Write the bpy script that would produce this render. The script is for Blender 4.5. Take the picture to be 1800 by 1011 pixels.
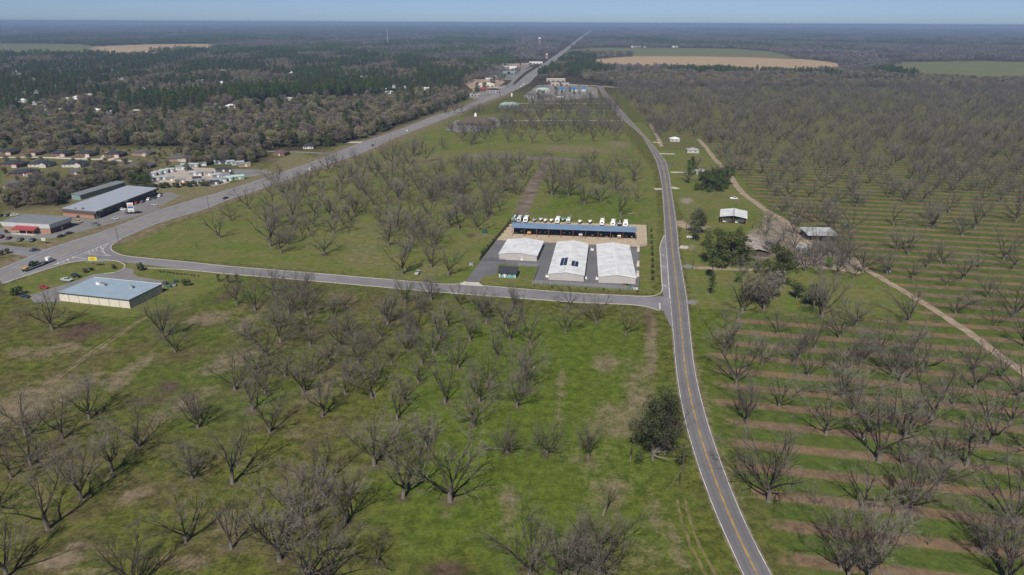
import bpy, math, random
import numpy as np
from mathutils import Matrix, Vector
from mathutils.noise import noise as mnoise
for _o in list(bpy.data.objects): bpy.data.objects.remove(_o)
scene = bpy.context.scene
col = scene.collection
rad = math.radians

# ---------------------------------------------------------------- camera
CAM_H, FPX, PITCH, ROLL = 118.0, 1239.0, rad(20.61), 0.0045
_f = Vector((0, math.cos(PITCH), -math.sin(PITCH)))
_u0 = Vector((0, math.sin(PITCH), math.cos(PITCH)))
_r = Vector((1, 0, 0))*math.cos(ROLL) + _u0*math.sin(ROLL)
_u = -Vector((1, 0, 0))*math.sin(ROLL) + _u0*math.cos(ROLL)
cam = bpy.data.cameras.new('camera')
cam.sensor_width = 36.0
cam.lens = 36.0*FPX/1800.0
cam.clip_start, cam.clip_end = 1.0, 80000.0
cam_ob = bpy.data.objects.new('camera', cam); col.objects.link(cam_ob)
cam_ob.matrix_world = Matrix(((_r.x, _u.x, -_f.x, 0), (_r.y, _u.y, -_f.y, 0), (_r.z, _u.z, -_f.z, CAM_H), (0, 0, 0, 1)))
scene.camera = cam_ob
# ---------------------------------------------------------------- sky, sun, exposure
SUN_EL, SHADOW_AZ = rad(46), rad(13)           # shadows fall 13 degrees clockwise of +Y
world = bpy.data.worlds.new('World'); scene.world = world
world.use_nodes = True
_nt = world.node_tree
_bg = _nt.nodes['Background']
_sky = _nt.nodes.new('ShaderNodeTexSky'); _sky.sky_type = 'NISHITA'; _sky.sun_disc = False
_sky.sun_elevation = SUN_EL
_sky.sun_rotation = math.pi + SHADOW_AZ
_sky.altitude = 100; _sky.air_density = 0.32; _sky.dust_density = 0.5; _sky.ozone_density = 2.0
_nt.links.new(_sky.outputs[0], _bg.inputs[0]); _bg.inputs[1].default_value = 0.065
sun = bpy.data.lights.new('sun', 'SUN'); sun.energy = 4.2; sun.angle = rad(0.55); sun.color = (1.0, 0.95, 0.88)
sun_ob = bpy.data.objects.new('sun', sun); col.objects.link(sun_ob)
sdir = Vector((-math.sin(SHADOW_AZ)*math.cos(SUN_EL), -math.cos(SHADOW_AZ)*math.cos(SUN_EL), math.sin(SUN_EL)))
sun_ob.rotation_euler = sdir.to_track_quat('Z', 'Y').to_euler()
vs = scene.view_settings
vs.view_transform = 'Standard'; vs.look = 'None'; vs.exposure = 0.50; vs.gamma = 1.0; vs.use_curve_mapping = False
scene.cycles.max_bounces = 4; scene.cycles.diffuse_bounces = 2; scene.cycles.glossy_bounces = 2
scene.cycles.volume_bounces = 0

# ---------------------------------------------------------------- photograph pixel <-> ground
def G(px, py, z=0.0):
    d = _f + _r*((px-900.0)/FPX) - _u*((py-505.5)/FPX)
    t = (z-CAM_H)/d.z
    return Vector((d.x*t, d.y*t, z))
def GP(pts, z=0.0): return [G(p[0], p[1], z) for p in pts]
_Rn, _Un, _Fn = np.array(_r), np.array(_u), np.array(_f)
def Pn(x, y, z=0.0):
    q = np.stack([x, y, np.zeros_like(x)+z-CAM_H], -1)
    dep = q@_Fn
    dep = np.where(dep < 1e-3, 1e-3, dep)
    return 900+FPX*(q@_Rn)/dep, 505.5-FPX*(q@_Un)/dep, dep
def inside(px, py, poly):
    px = np.asarray(px, float); py = np.asarray(py, float)
    r = np.zeros(px.shape, bool); n = len(poly)
    for i in range(n):
        x0, y0 = poly[i][:2]; x1, y1 = poly[(i+1) % n][:2]
        c = (y0 > py) != (y1 > py)
        r ^= c & (px < (x1-x0)*(py-y0)/((y1-y0) or 1e-9)+x0)
    return r
def polydist(x, y, poly):
    best = np.full(x.shape, 1e9)
    n = len(poly)
    for i in range(n):
        ax, ay = poly[i][:2]; bx, by = poly[(i+1) % n][:2]
        dx, dy = bx-ax, by-ay
        t = np.clip(((x-ax)*dx+(y-ay)*dy)/(dx*dx+dy*dy+1e-9), 0, 1)
        best = np.minimum(best, np.hypot(x-ax-t*dx, y-ay-t*dy))
    return np.where(inside(x, y, poly), best, -best)

# ---------------------------------------------------------------- materials
def _mat(name):
    m = bpy.data.materials.new(name); m.use_nodes = True
    nt = m.node_tree; b = nt.nodes['Principled BSDF']
    return m, nt, b
class NB:
    def __init__(s, nt): s.nt = nt
    def n(s, t, **k):
        o = s.nt.nodes.new(t)
        for a, v in k.items(): setattr(o, a, v)
        return o
    def l(s, a, b): s.nt.links.new(a, b)
    def noise(s, vec, scale, detail=3, rough=.55):
        t = s.n('ShaderNodeTexNoise'); t.inputs['Scale'].default_value = scale; t.inputs['Detail'].default_value = detail
        t.inputs['Roughness'].default_value = rough
        if vec is not None: s.l(vec, t.inputs['Vector'])
        return t.outputs['Fac']
    def math(s, op, a, b=None, clamp=False):
        m = s.n('ShaderNodeMath', operation=op); m.use_clamp = clamp
        for i, v in enumerate((a, b)):
            if v is None: continue
            if isinstance(v, (int, float)): m.inputs[i].default_value = v
            else: s.l(v, m.inputs[i])
        return m.outputs[0]
    def ramp(s, fac, lo, hi):
        m = s.n('ShaderNodeMapRange', interpolation_type='SMOOTHSTEP')
        s.l(fac, m.inputs['Value']); m.inputs['From Min'].default_value = lo; m.inputs['From Max'].default_value = hi
        return m.outputs['Result']
    def mix(s, fac, a, b):
        m = s.n('ShaderNodeMix', data_type='RGBA')
        if isinstance(fac, (int, float)): m.inputs[0].default_value = fac
        else: s.l(fac, m.inputs[0])
        for i, v in ((6, a), (7, b)):
            if isinstance(v, tuple): m.inputs[i].default_value = (*v, 1)
            else: s.l(v, m.inputs[i])
        return m.outputs[2]
    def attr(s, name):
        a = s.n('ShaderNodeAttribute'); a.attribute_name = name
        return a.outputs['Fac']
_MC = {}
def M(name, c, rough=.8, var=.12, scale=.6, metal=0.0, c2=None, per_obj=0.0, spec=.3, bump=0.0):
    if name in _MC: return _MC[name]
    m, nt, b = _mat(name); k = NB(nt)
    g = k.n('ShaderNodeNewGeometry')
    f = k.noise(g.outputs['Position'], scale, 4, .6)
    f = k.ramp(f, .3, .7)
    lo = tuple(max(0, v*(1-var)) for v in c); hi = tuple(v*(1+var) for v in c) if c2 is None else c2
    out = k.mix(f, lo, hi)
    if per_obj:
        oi = k.n('ShaderNodeObjectInfo')
        r = k.math('ADD', k.math('MULTIPLY', oi.outputs['Random'], 2*per_obj), 1-per_obj)
        h = k.n('ShaderNodeHueSaturation'); k.l(r, h.inputs['Value']); k.l(out, h.inputs['Color'])
        sc = k.n('ShaderNodeMath', operation='FRACT')
        k.l(k.math('MULTIPLY', oi.outputs['Random'], 7.31), sc.inputs[0])
        k.l(k.math('ADD', k.math('MULTIPLY', sc.outputs[0], .05), .475), h.inputs['Hue'])
        out = h.outputs[0]
    k.l(out, b.inputs['Base Color'])
    b.inputs['Roughness'].default_value = rough; b.inputs['Metallic'].default_value = metal
    b.inputs['Specular IOR Level'].default_value = spec
    if bump:
        bp = k.n('ShaderNodeBump'); bp.inputs['Strength'].default_value = bump
        k.l(k.noise(g.outputs['Position'], scale*4, 3), bp.inputs['Height']); k.l(bp.outputs[0], b.inputs['Normal'])
    _MC[name] = m
    return m
def leaf_mat(name, c, c2, per_obj=.25, trans=.25):
    m, nt, b = _mat(name); k = NB(nt)
    g = k.n('ShaderNodeNewGeometry'); oi = k.n('ShaderNodeObjectInfo')
    out = k.mix(g.outputs['Random Per Island'], c, c2)
    h = k.n('ShaderNodeHueSaturation'); k.l(out, h.inputs['Color'])
    k.l(k.math('ADD', k.math('MULTIPLY', oi.outputs['Random'], 2*per_obj), 1-per_obj), h.inputs['Value'])
    fr = k.math('FRACT', k.math('MULTIPLY', oi.outputs['Random'], 9.17))
    k.l(k.math('ADD', k.math('MULTIPLY', fr, .06), .47), h.inputs['Hue'])
    k.l(h.outputs[0], b.inputs['Base Color'])
    b.inputs['Roughness'].default_value = .85; b.inputs['Specular IOR Level'].default_value = .1
    _MC[name] = m
    return m

# ---------------------------------------------------------------- objects
def tag(o, label=None, cat=None, group=None, kind=None):
    if label: o['label'] = label
    if cat: o['category'] = cat
    if group: o['group'] = group
    if kind: o['kind'] = kind
    return o
def empty(name, loc=(0, 0, 0), rz=0.0):
    o = bpy.data.objects.new(name, None); col.objects.link(o)
    o.location = loc; o.rotation_euler = (0, 0, rz); o.empty_display_size = .3
    return o
def thing(name, label, cat, loc=(0, 0, 0), rz=0.0, group=None):
    return tag(empty(name, loc, rz), label, cat, group)
class MB:
    def __init__(s): s.v = []; s.f = []
    def add(s, vs, fs):
        o = len(s.v); s.v += [tuple(p) for p in vs]; s.f += [tuple(i+o for i in q) for q in fs]; return s
    def box(s, x0, x1, y0, y1, z0, z1):
        return s.add([(x0,y0,z0),(x1,y0,z0),(x1,y1,z0),(x0,y1,z0),(x0,y0,z1),(x1,y0,z1),(x1,y1,z1),(x0,y1,z1)],
                     [(0,3,2,1),(4,5,6,7),(0,1,5,4),(1,2,6,5),(2,3,7,6),(3,0,4,7)])
    def prism_y(s, prof, y0, y1):            # profile in xz (counter-clockwise seen from -y), extruded along y
        n = len(prof)
        return s.add([(x, y0, z) for x, z in prof]+[(x, y1, z) for x, z in prof],
                     [tuple(range(n)), tuple(range(2*n-1, n-1, -1))]+[(i, i+n, (i+1) % n+n, (i+1) % n) for i in range(n)])
    def prism_x(s, prof, x0, x1):            # profile in yz
        n = len(prof)
        return s.add([(x0, y, z) for y, z in prof]+[(x1, y, z) for y, z in prof],
                     [tuple(range(n-1, -1, -1)), tuple(range(n, 2*n))]+[(i, (i+1) % n, (i+1) % n+n, i+n) for i in range(n)])
    def prism_z(s, prof, z0, z1):
        n = len(prof)
        return s.add([(x, y, z0) for x, y in prof]+[(x, y, z1) for x, y in prof],
                     [tuple(range(n-1, -1, -1)), tuple(range(n, 2*n))]+[(i, (i+1) % n, (i+1) % n+n, i+n) for i in range(n)])
    def loft(s, rings, cap=True):
        n = len(rings[0]); o = len(s.v)
        for r in rings: s.v += [tuple(p) for p in r]
        for a in range(len(rings)-1):
            for i in range(n):
                j = (i+1) % n
                s.f.append((o+a*n+i, o+a*n+j, o+(a+1)*n+j, o+(a+1)*n+i))
        if cap:
            s.f.append(tuple(o+i for i in range(n-1, -1, -1))); e = o+(len(rings)-1)*n
            s.f.append(tuple(e+i for i in range(n)))
        return s
    def tube(s, p0, p1, r0, r1=None, n=6):
        r1 = r0 if r1 is None else r1
        p0, p1 = Vector(p0), Vector(p1); d = (p1-p0).normalized()
        a = d.cross(Vector((0, 0, 1)) if abs(d.z) < .9 else Vector((1, 0, 0))).normalized(); b = d.cross(a)
        return s.loft([[p+a*math.cos(t)*r-b*math.sin(t)*r for t in [2*math.pi*i/n for i in range(n)]] for p, r in ((p1, r1), (p0, r0))])
    def mesh(s, name, mat=None, smooth=False):
        me = bpy.data.meshes.new(name); me.from_pydata(s.v, [], s.f)
        if mat: me.materials.append(mat)
        if smooth: me.shade_smooth()
        me.update(); return me
    def build(s, name, mat, parent=None, smooth=False):
        o = bpy.data.objects.new(name, s.mesh(name, mat, smooth)); col.objects.link(o)
        if parent: o.parent = parent
        return o
def copy_tree(o, parent=None):
    c = o.copy(); col.objects.link(c); c.parent = parent
    for ch in o.children: copy_tree(ch, c)
    return c
def recolor(o, m):
    o.material_slots[0].link = 'OBJECT'; o.material_slots[0].material = m
_ORD = ['zeroth','first','second','third','fourth','fifth','sixth','seventh','eighth','ninth','tenth','eleventh','twelfth','thirteenth','fourteenth','fifteenth','sixteenth','seventeenth','eighteenth','nineteenth']
_TENS = {2:'twent',3:'thirt',4:'fort',5:'fift',6:'sixt',7:'sevent',8:'eight',9:'ninet'}
def ordinal(n):
    if n < 20: return _ORD[n]
    if n < 100:
        t, u = divmod(n, 10)
        return _TENS[t]+'ieth' if u == 0 else _TENS[t]+'y-'+_ORD[u]
    h, r = divmod(n, 100)
    return ('two-' if h == 2 else '')+'hundred'+('th' if r == 0 else '-and-'+ordinal(r))

def sheet(name, pts, z, mat, kind='structure', parent=None):
    o = MB().add([(p[0], p[1], z) for p in pts], [tuple(range(len(pts)))]).build(name, mat, parent)
    nz = o.data.polygons[0].normal.z
    if nz < 0: o.data.flip_normals()
    if kind and not parent: o['kind'] = kind
    return o
def densify(pts, step):
    out = [Vector(pts[0][:2])]
    for a, b in zip(pts[:-1], pts[1:]):
        a, b = Vector(a[:2]), Vector(b[:2]); n = max(1, int((b-a).length/step))
        out += [a.lerp(b, (i+1)/n) for i in range(n)]
    return out
def smooth_line(pts, step=4.0):
    P = [Vector(p[:2]) for p in pts]; out = []
    for i in range(len(P)-1):
        p0 = P[max(i-1, 0)]; p1 = P[i]; p2 = P[i+1]; p3 = P[min(i+2, len(P)-1)]
        n = max(1, int((p2-p1).length/step))
        for k in range(n):
            t = k/n
            out.append(.5*((2*p1)+(p2-p0)*t+(2*p0-5*p1+4*p2-p3)*t*t+(3*p1-p0-3*p2+p3)*t**3))
    out.append(P[-1]); return out
def ribbon(name, line, w, z, mat, parent=None, kind=None, jit=0.0, rng=None, dash=None, off=0.0, z0=None):
    """flat strip (or raised strip when z0 is given) of width w along a ground line"""
    L = [Vector(p[:2]) for p in line]; mb = MB()
    nrm = []
    for i in range(len(L)):
        d = (L[min(i+1, len(L)-1)]-L[max(i-1, 0)]).normalized(); nrm.append(Vector((-d.y, d.x)))
    acc = 0.0; prev = None
    for i in range(len(L)):
        if i: acc += (L[i]-L[i-1]).length
        ja, jb = (rng.uniform(-jit, jit), rng.uniform(-jit, jit)) if jit else (0, 0)
        a = L[i]+nrm[i]*(off+w/2+ja); b = L[i]+nrm[i]*(off-w/2+jb)
        cur = (a, b)
        if prev and (dash is None or (acc % dash[1]) < dash[0]):
            (pa, pb) = prev
            if z0 is None: mb.add([(pb.x,pb.y,z),(b.x,b.y,z),(a.x,a.y,z),(pa.x,pa.y,z)], [(0,1,2,3)])
            else: mb.add([(pb.x,pb.y,z0),(b.x,b.y,z0),(a.x,a.y,z0),(pa.x,pa.y,z0),(pb.x,pb.y,z),(b.x,b.y,z),(a.x,a.y,z),(pa.x,pa.y,z)],
                         [(4,5,6,7),(0,1,5,4),(2,3,7,6),(1,2,6,5),(3,0,4,7)])
        prev = cur
    o = mb.build(name, mat, parent)
    if kind: o['kind'] = kind
    return o
def road_between(name, A, B, axis, z, mat, n=160, geo=False):
    """road surface between two traced edge lines; stores metres across (lat) for wear tracks"""
    A = sorted([tuple(p[:2]) for p in A], key=lambda p: p[axis]); B = sorted([tuple(p[:2]) for p in B], key=lambda p: p[axis])
    lo = max(A[0][axis], B[0][axis]); hi = min(A[-1][axis], B[-1][axis])
    t = np.geomspace(lo, hi, n) if geo else np.linspace(lo, hi, n)
    def ev(E):
        e = np.array(E); o = np.interp(t, e[:, axis], e[:, 1-axis])
        k = 2 if not geo else 1
        p = np.pad(o, k, mode='reflect', reflect_type='odd'); o = np.mean([p[i:i+n] for i in range(2*k+1)], 0)
        return o
    a, b = ev(A), ev(B)
    pa = np.stack([t, a], 1) if axis == 0 else np.stack([a, t], 1)
    pb = np.stack([t, b], 1) if axis == 0 else np.stack([b, t], 1)
    mb = MB(); K = 4; lat = []
    for i in range(n):
        for j in range(K+1):
            p = pa[i]+(pb[i]-pa[i])*j/K
            mb.v.append((p[0], p[1], z)); lat.append(j/K)
    for i in range(n-1):
        for j in range(K):
            q = (i*(K+1)+j, i*(K+1)+j+1, (i+1)*(K+1)+j+1, (i+1)*(K+1)+j)
            mb.f.append(q)
    o = mb.build(name, mat)
    if o.data.polygons[0].normal.z < 0: o.data.flip_normals()
    at = o.data.attributes.new('lat', 'FLOAT', 'POINT'); at.data.foreach_set('value', lat)
    o['kind'] = 'structure'
    line = lambda f: [Vector(pa[i]+(pb[i]-pa[i])*f) for i in range(n)]
    return o, line
# ================================================================ GROUND
ROWA = rad(10.4)
ROWD = Vector((math.cos(ROWA), -math.sin(ROWA))); ROWN = Vector((math.sin(ROWA), math.cos(ROWA))); PITCHROW = 12.1
ROW0 = -2.445+PITCHROW*17
STRIP = [(1480,1120),(1395,1011),(1352,925),(1310,850),(1285,770),(1262,690),(1255,610),(1290,546),(1340,552),(1445,560),(1520,563),(1598,567),(1640,563),(1595,522),(1535,482),(1500,440),(1400,397),(1335,352),(1290,300),(1240,262),(1190,262),(1166,262),(1150,238),(1128,205),(1095,172),(1082,156),(1180,148),(1500,146),(1900,150),(2300,300),(2600,1100)]
MOWN = [(195,435),(400,362),(640,274),(800,207),(905,196),(1075,196),(1110,250),(1150,300),(1162,420),(1150,516),(780,498),(218,448)]
LAWNS = [[(1195,420),(1200,380),(1150,270),(1110,215),(1140,215),(1166,262),(1240,262),(1290,300),(1335,352),(1400,397),(1500,440),(1535,482),(1595,520),(1640,563),(1445,558),(1290,545),(1215,540)],
         [(217,461),(300,470),(400,481),(400,500),(330,530),(270,552),(200,560),(90,540),(30,520),(0,505),(72,478),(123,463),(160,458)],
         [(0,300),(130,345),(230,330),(300,322),(420,322),(520,262),(560,280),(440,320),(300,360),(160,405),(80,436),(0,425)],
         [(0,262),(330,262),(330,300),(0,330)]]
FIELDS = {'tan_l': [(165,82),(260,78),(365,77),(400,81),(370,90),(210,98),(160,97)], 'green_l': [(-60,76),(150,78),(170,84),(160,96),(-60,97)],
          'green_m': [(985,90),(1040,84),(1150,84),(1300,86),(1360,91),(1400,102),(1180,100),(1060,97),(1000,95)],
          'tan_m': [(1030,106),(1110,98.5),(1300,100.5),(1420,104),(1500,115),(1450,124),(1330,127),(1250,122),(1050,116)],
          'green_r': [(1585,109),(1700,107.5),(1850,109),(1850,140),(1700,141),(1600,133),(1545,119)]}
HL_ = GP([(0,472),(80,438),(190,404),(275,370),(400,334),(540,288),(636,250),(765,203),(862,167.6)]); HR_ = GP([(213,420),(272.6,394),(400,351),(540,302.6),(639.5,268),(796.6,203),(896.5,163)])
def build_ground():
    ang = list(np.arange(-52, 52.01, .3))+list(np.arange(60, 308, 8.0))
    rr = [0.0]+list(np.geomspace(40, 900, 330))+list(np.geomspace(912, 26000, 150))
    na, nr = len(ang), len(rr)
    A, R_ = np.meshgrid(np.radians(ang), np.array(rr), indexing='xy')
    X = (R_*np.sin(A)).ravel(); Y = (R_*np.cos(A)).ravel()
    i = np.arange(nr-1)[:, None]*na; j = np.arange(na)[None, :]; j2 = (j+1) % na
    F = np.stack([i+j, i+j2, i+na+j2, i+na+j], -1).reshape(-1, 4)[:, ::-1]
    me = bpy.data.meshes.new('ground')
    me.vertices.add(len(X)); me.vertices.foreach_set('co', np.stack([X, Y, X*0], 1).ravel())
    me.loops.add(F.size); me.loops.foreach_set('vertex_index', F.ravel().astype(np.int32))
    me.polygons.add(len(F)); me.polygons.foreach_set('loop_start', (np.arange(len(F))*4).astype(np.int32))
    me.update(calc_edges=True); me.validate()
    if me.polygons[na*3].normal.z < 0: me.flip_normals()
    px, py, dep = Pn(X, Y); front = dep > 5
    def soft(poly, w):
        gp = [G(*p) for p in poly]
        return np.clip(polydist(X, Y, gp)/w*.5+.5, 0, 1)
    Z = {}
    Z['strip'] = soft(STRIP, 7.0)
    Z['mown'] = soft(MOWN, 6.0)
    for L in LAWNS: Z['mown'] = np.maximum(Z['mown'], soft(L, 3.0))
    def patches(lst, k_=1.0):
        w = np.zeros_like(X)
        for (cx, cy, rx, ry, s, ro) in lst:
            c, sn = math.cos(rad(ro)), math.sin(rad(ro)); dx, dy = px-cx, py-cy
            u = (dx*c+dy*sn)/rx; v = (-dx*sn+dy*c)/ry
            w = np.maximum(w, k_*s*np.clip(1.45-np.hypot(u, v), 0, 1))
        return np.where(front, w, 0)
    Z['dry'] = patches([(70,700,120,30,.9,-20),(50,620,70,16,.7,0),(115,612,50,12,.8,0),(235,645,60,12,.9,-30),(185,612,16,5,1,-10),(175,657,14,5,1,0),(210,675,40,10,.9,-30),
        (375,557,60,14,.8,-12),(430,570,50,12,.7,-35),(395,640,90,14,.75,-20),(340,700,70,16,.7,-25),(300,725,60,20,.7,-30),(20,715,60,30,.7,0),(60,870,50,40,.6,0),(110,985,50,16,1,-15),
        (140,960,30,9,.8,0),(240,870,40,12,.8,-20),(190,975,24,8,.9,-15),(160,1005,60,10,.7,0),(1145,610,14,75,1,0),(1120,690,34,60,.8,0),(1060,640,26,22,.8,0),(1085,740,60,40,.75,0),(1040,800,70,50,.5,0),
        (1075,860,50,40,.75,0),(985,690,12,70,.65,5),(890,900,20,60,.7,5),(780,905,20,9,.7,0),(430,805,50,20,.5,0),(560,690,30,40,.55,40),(520,760,50,14,.5,-30),(380,905,40,20,.5,0),
        (650,560,50,10,.55,0),(600,520,50,12,.6,0),(700,545,50,9,.5,0),(1150,900,20,60,.6,-15),(1190,960,16,70,.7,-20),(1130,980,50,40,.55,0),(620,865,30,14,.4,0),(330,990,60,20,.6,0),(560,985,70,14,.35,0),
        (640,420,70,40,.5,0),(720,285,120,16,.6,-8),(620,312,60,7,.8,-8),(860,272,80,10,.5,0),(1010,262,90,9,.75,2),(1085,254,25,8,.8,0),(950,235,40,9,.5,0),(420,345,150,7,.8,-19),(280,398,90,8,.6,-21),(560,300,60,6,.8,-20),
        (560,440,120,14,.35,0),(640,455,50,25,.6,0),(690,470,40,20,.5,0),(760,470,30,15,.6,0),(1020,375,60,10,.4,0),(1230,520,40,40,.3,0),(1220,370,25,30,.5,0),(1240,345,50,8,.5,0),(1300,352,40,8,.5,0),(1240,700,9,90,.7,-14),(1290,850,14,90,.6,-22),
        (840,415,30,5,.7,0),(250,345,60,9,.7,-15),(400,312,70,7,.9,-20),(160,345,60,10,.5,-15),(60,395,50,14,.5,0),(480,282,40,6,.8,0),(30,445,30,8,.8,0)], .84)
    Z['dry'] = np.maximum(Z['dry'], np.maximum(soft(LAWNS[2], 6)*.62, soft(LAWNS[3], 6)*.5))
    dh = np.full_like(X, 1e9)
    for e_ in (HL_, HR_):
        q = np.array([[p.x, p.y] for p in e_])
        for a_, b__ in zip(q[:-1], q[1:]):
            dd = b__-a_; t_ = np.clip(((X-a_[0])*dd[0]+(Y-a_[1])*dd[1])/(dd@dd+1e-9), 0, 1); dh = np.minimum(dh, np.hypot(X-a_[0]-t_*dd[0], Y-a_[1]-t_*dd[1]))
    Z['dry'] = np.maximum(Z['dry'], np.clip(1.15-dh/16, 0, .72)*np.where(np.hypot(X, Y) < 1500, 1, 0))
    Z['lush'] = np.maximum.reduce([soft([(690,600),(760,560),(1000,548),(1168,562),(1185,650),(1195,720),(1240,870),(1300,1011),(700,1011),(600,900),(640,760)], 26), soft([(1210,545),(1265,548),(1258,690),(1295,830),(1240,770),(1225,650)], 4), soft([(955,330),(1130,325),(1140,388),(925,384)], 18)*.7, soft([(430,400),(560,370),(640,420),(600,460),(430,450)], 20)*.4])
    Z['brown'] = patches([(152,576,44,14,1,-8),(132,591,30,8,1,0),(60,587,36,8,.6,-10),(297,680,24,12,1,-10),(262,705,50,14,.6,-12),(398,523,36,10,.85,-25),(515,500,36,8,.7,0),(505,498,30,10,.6,0),(790,1003,52,20,1,0),
        (125,900,18,12,.7,-20),(1140,570,9,26,.8,0),(1045,985,60,50,.7,0),(1075,905,34,60,.45,20),(827,414,12,4,1,0),(963,271,14,3,1,0),(745,795,24,16,.6,0),(1030,355,30,9,.6,0),(1180,745,8,40,.8,-12),(575,625,20,14,.5,0),(1265,345,50,7,.5,0),(1230,385,25,22,.55,0)])
    Z['sand'] = np.maximum(soft([(1343,372),(1380,390),(1405,402),(1445,412),(1492,440),(1528,474),(1480,476),(1400,467),(1378,446),(1330,458),(1300,430),(1318,405),(1338,398)], 3.0), patches([(1207,353,14,6,1,0),(1225,398,30,7,.9,5),(1215,435,15,6,.7,0)]))
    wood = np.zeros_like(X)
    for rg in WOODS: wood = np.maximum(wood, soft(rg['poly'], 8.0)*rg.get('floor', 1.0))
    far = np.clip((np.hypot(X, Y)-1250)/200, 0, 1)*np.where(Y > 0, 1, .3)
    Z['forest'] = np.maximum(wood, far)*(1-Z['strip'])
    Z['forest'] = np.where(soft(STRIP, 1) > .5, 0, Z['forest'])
    fg = np.zeros_like(X); ft = np.zeros_like(X)
    for nme, poly in FIELDS.items():
        if 'green' in nme: fg = np.maximum(fg, soft(poly, 14))
        else: ft = np.maximum(ft, soft(poly, 14))
    Z['fgreen'], Z['ftan'] = fg, ft
    for n_, w in Z.items():
        a = me.attributes.new(n_, 'FLOAT', 'POINT'); a.data.foreach_set('value', w.astype(np.float32))
    m, nt, b = _mat('ground'); k = NB(nt)
    P = k.n('ShaderNodeNewGeometry').outputs['Position']
    n1, n2, n3, n4 = k.noise(P, .012, 3), k.noise(P, .06, 4, .6), k.noise(P, .30, 4, .65), k.noise(P, 1.1, 4, .75)
    tex = k.math('ADD', k.math('MULTIPLY', n3, .55), k.math('MULTIPLY', n4, .45))
    g = k.mix(k.ramp(tex, .36, .64), (.032,.042,.009), (.120,.132,.026))
    g = k.mix(k.math('MULTIPLY', k.ramp(n2, .40, .60), .8), g, k.mix(k.ramp(tex, .36, .64), (.046,.041,.018), (.125,.106,.046)))
    g = k.mix(k.math('MULTIPLY', k.ramp(n1, .50, .62), .45), g, k.mix(k.ramp(tex, .3, .7), (.040,.064,.010), (.085,.125,.021)))
    mo = k.mix(k.ramp(tex, .3, .7), (.074,.080,.023), (.155,.158,.050))
    mo = k.mix(k.ramp(n2, .40, .62), mo, k.mix(k.ramp(tex, .3, .7), (.056,.082,.014), (.105,.142,.026)))
    c = k.mix(k.ramp(k.math('ADD', k.attr('mown'), k.math('MULTIPLY', k.math('SUBTRACT', n3, .5), .5)), .35, .75), g, mo)
    dm = k.n('ShaderNodeVectorMath', operation='DOT_PRODUCT'); k.l(P, dm.inputs[0]); dm.inputs[1].default_value = (ROWN.x, ROWN.y, 0)
    mw = k.math('SINE', k.math('ADD', k.math('MULTIPLY', dm.outputs['Value'], 1.9), k.math('MULTIPLY', n2, 5.0)))
    c = k.mix(k.math('MULTIPLY', k.math('MULTIPLY', k.ramp(mw, -.2, .9), k.attr('mown')), .22), c, (.17,.14,.065))
    lu = k.math('MULTIPLY', k.ramp(k.math('ADD', k.attr('lush'), k.math('ADD', k.math('MULTIPLY', k.math('SUBTRACT', n2, .5), 1.6), k.math('MULTIPLY', k.math('SUBTRACT', n1, .5), 1.2))), .25, .85), .85)
    c = k.mix(lu, c, k.mix(k.ramp(tex, .32, .68), (.038,.060,.008), (.108,.148,.020)))
    straw = k.mix(k.ramp(tex, .3, .7), (.105,.081,.050), (.220,.174,.122))
    nz = k.math('ADD', k.math('MULTIPLY', k.math('SUBTRACT', n2, .5), .9), k.math('MULTIPLY', k.math('SUBTRACT', tex, .5), 1.5))
    c = k.mix(k.math('MULTIPLY', k.ramp(k.math('ADD', k.attr('dry'), nz), .25, .85), .85), c, straw)
    gen = k.math('ADD', k.ramp(n2, .5, .75), k.math('MULTIPLY', k.math('SUBTRACT', tex, .5), 2.2))
    c = k.mix(k.math('MULTIPLY', k.ramp(gen, .55, 1.1), .45), c, straw)
    c = k.mix(k.math('MULTIPLY', k.ramp(k.math('ADD', k.attr('brown'), k.math('MULTIPLY', nz, 1.1)), .25, 1.05), .9), c, k.mix(k.ramp(tex, .3, .7), (.034,.021,.016), (.115,.078,.060)))
    spk = k.noise(P, 2.6, 2, .8)
    sp = k.math('MULTIPLY', k.ramp(spk, .60, .70), k.math('ADD', k.math('MULTIPLY', k.attr('dry'), .5), k.math('MULTIPLY', k.ramp(n2, .45, .65), .28)))
    c = k.mix(sp, c, (.34,.30,.24))
    c = k.mix(k.math('MULTIPLY', k.ramp(k.math('ADD', k.attr('litter'), k.math('MULTIPLY', nz, .7)), .35, 1.0), .7), c, k.mix(k.ramp(tex, .3, .7), (.040,.034,.018), (.120,.096,.062)))
    # orchard: tilled strips under the tree rows, grass lanes between
    dv = k.n('ShaderNodeVectorMath', operation='DOT_PRODUCT'); k.l(P, dv.inputs[0]); dv.inputs[1].default_value = (ROWN.x, ROWN.y, 0)
    ph = k.math('MULTIPLY', k.math('SUBTRACT', dv.outputs['Value'], ROW0), 1/PITCHROW)
    tri = k.math('ABSOLUTE', k.math('SUBTRACT', k.math('FRACT', k.math('ADD', ph, 100.5)), .5))
    tri = k.math('ADD', tri, k.math('MULTIPLY', k.math('SUBTRACT', n3, .5), .13)); tri = k.math('ADD', tri, k.math('MULTIPLY', k.math('SUBTRACT', n2, .5), .17))
    s = k.math('MULTIPLY', k.math('SUBTRACT', 1.0, k.ramp(tri, .13, .235)), k.ramp(k.math('ADD', k.attr('strip'), k.math('ADD', k.math('MULTIPLY', k.math('SUBTRACT', n2, .5), 1.6), k.math('MULTIPLY', k.math('SUBTRACT', n3, .5), 1.0))), .35, .7))
    og = k.mix(k.ramp(tex, .32, .68), (.038,.058,.012), (.092,.122,.027))
    og = k.mix(k.math('MULTIPLY', k.ramp(n2, .45, .65), .5), og, (.090,.098,.026))
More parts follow.
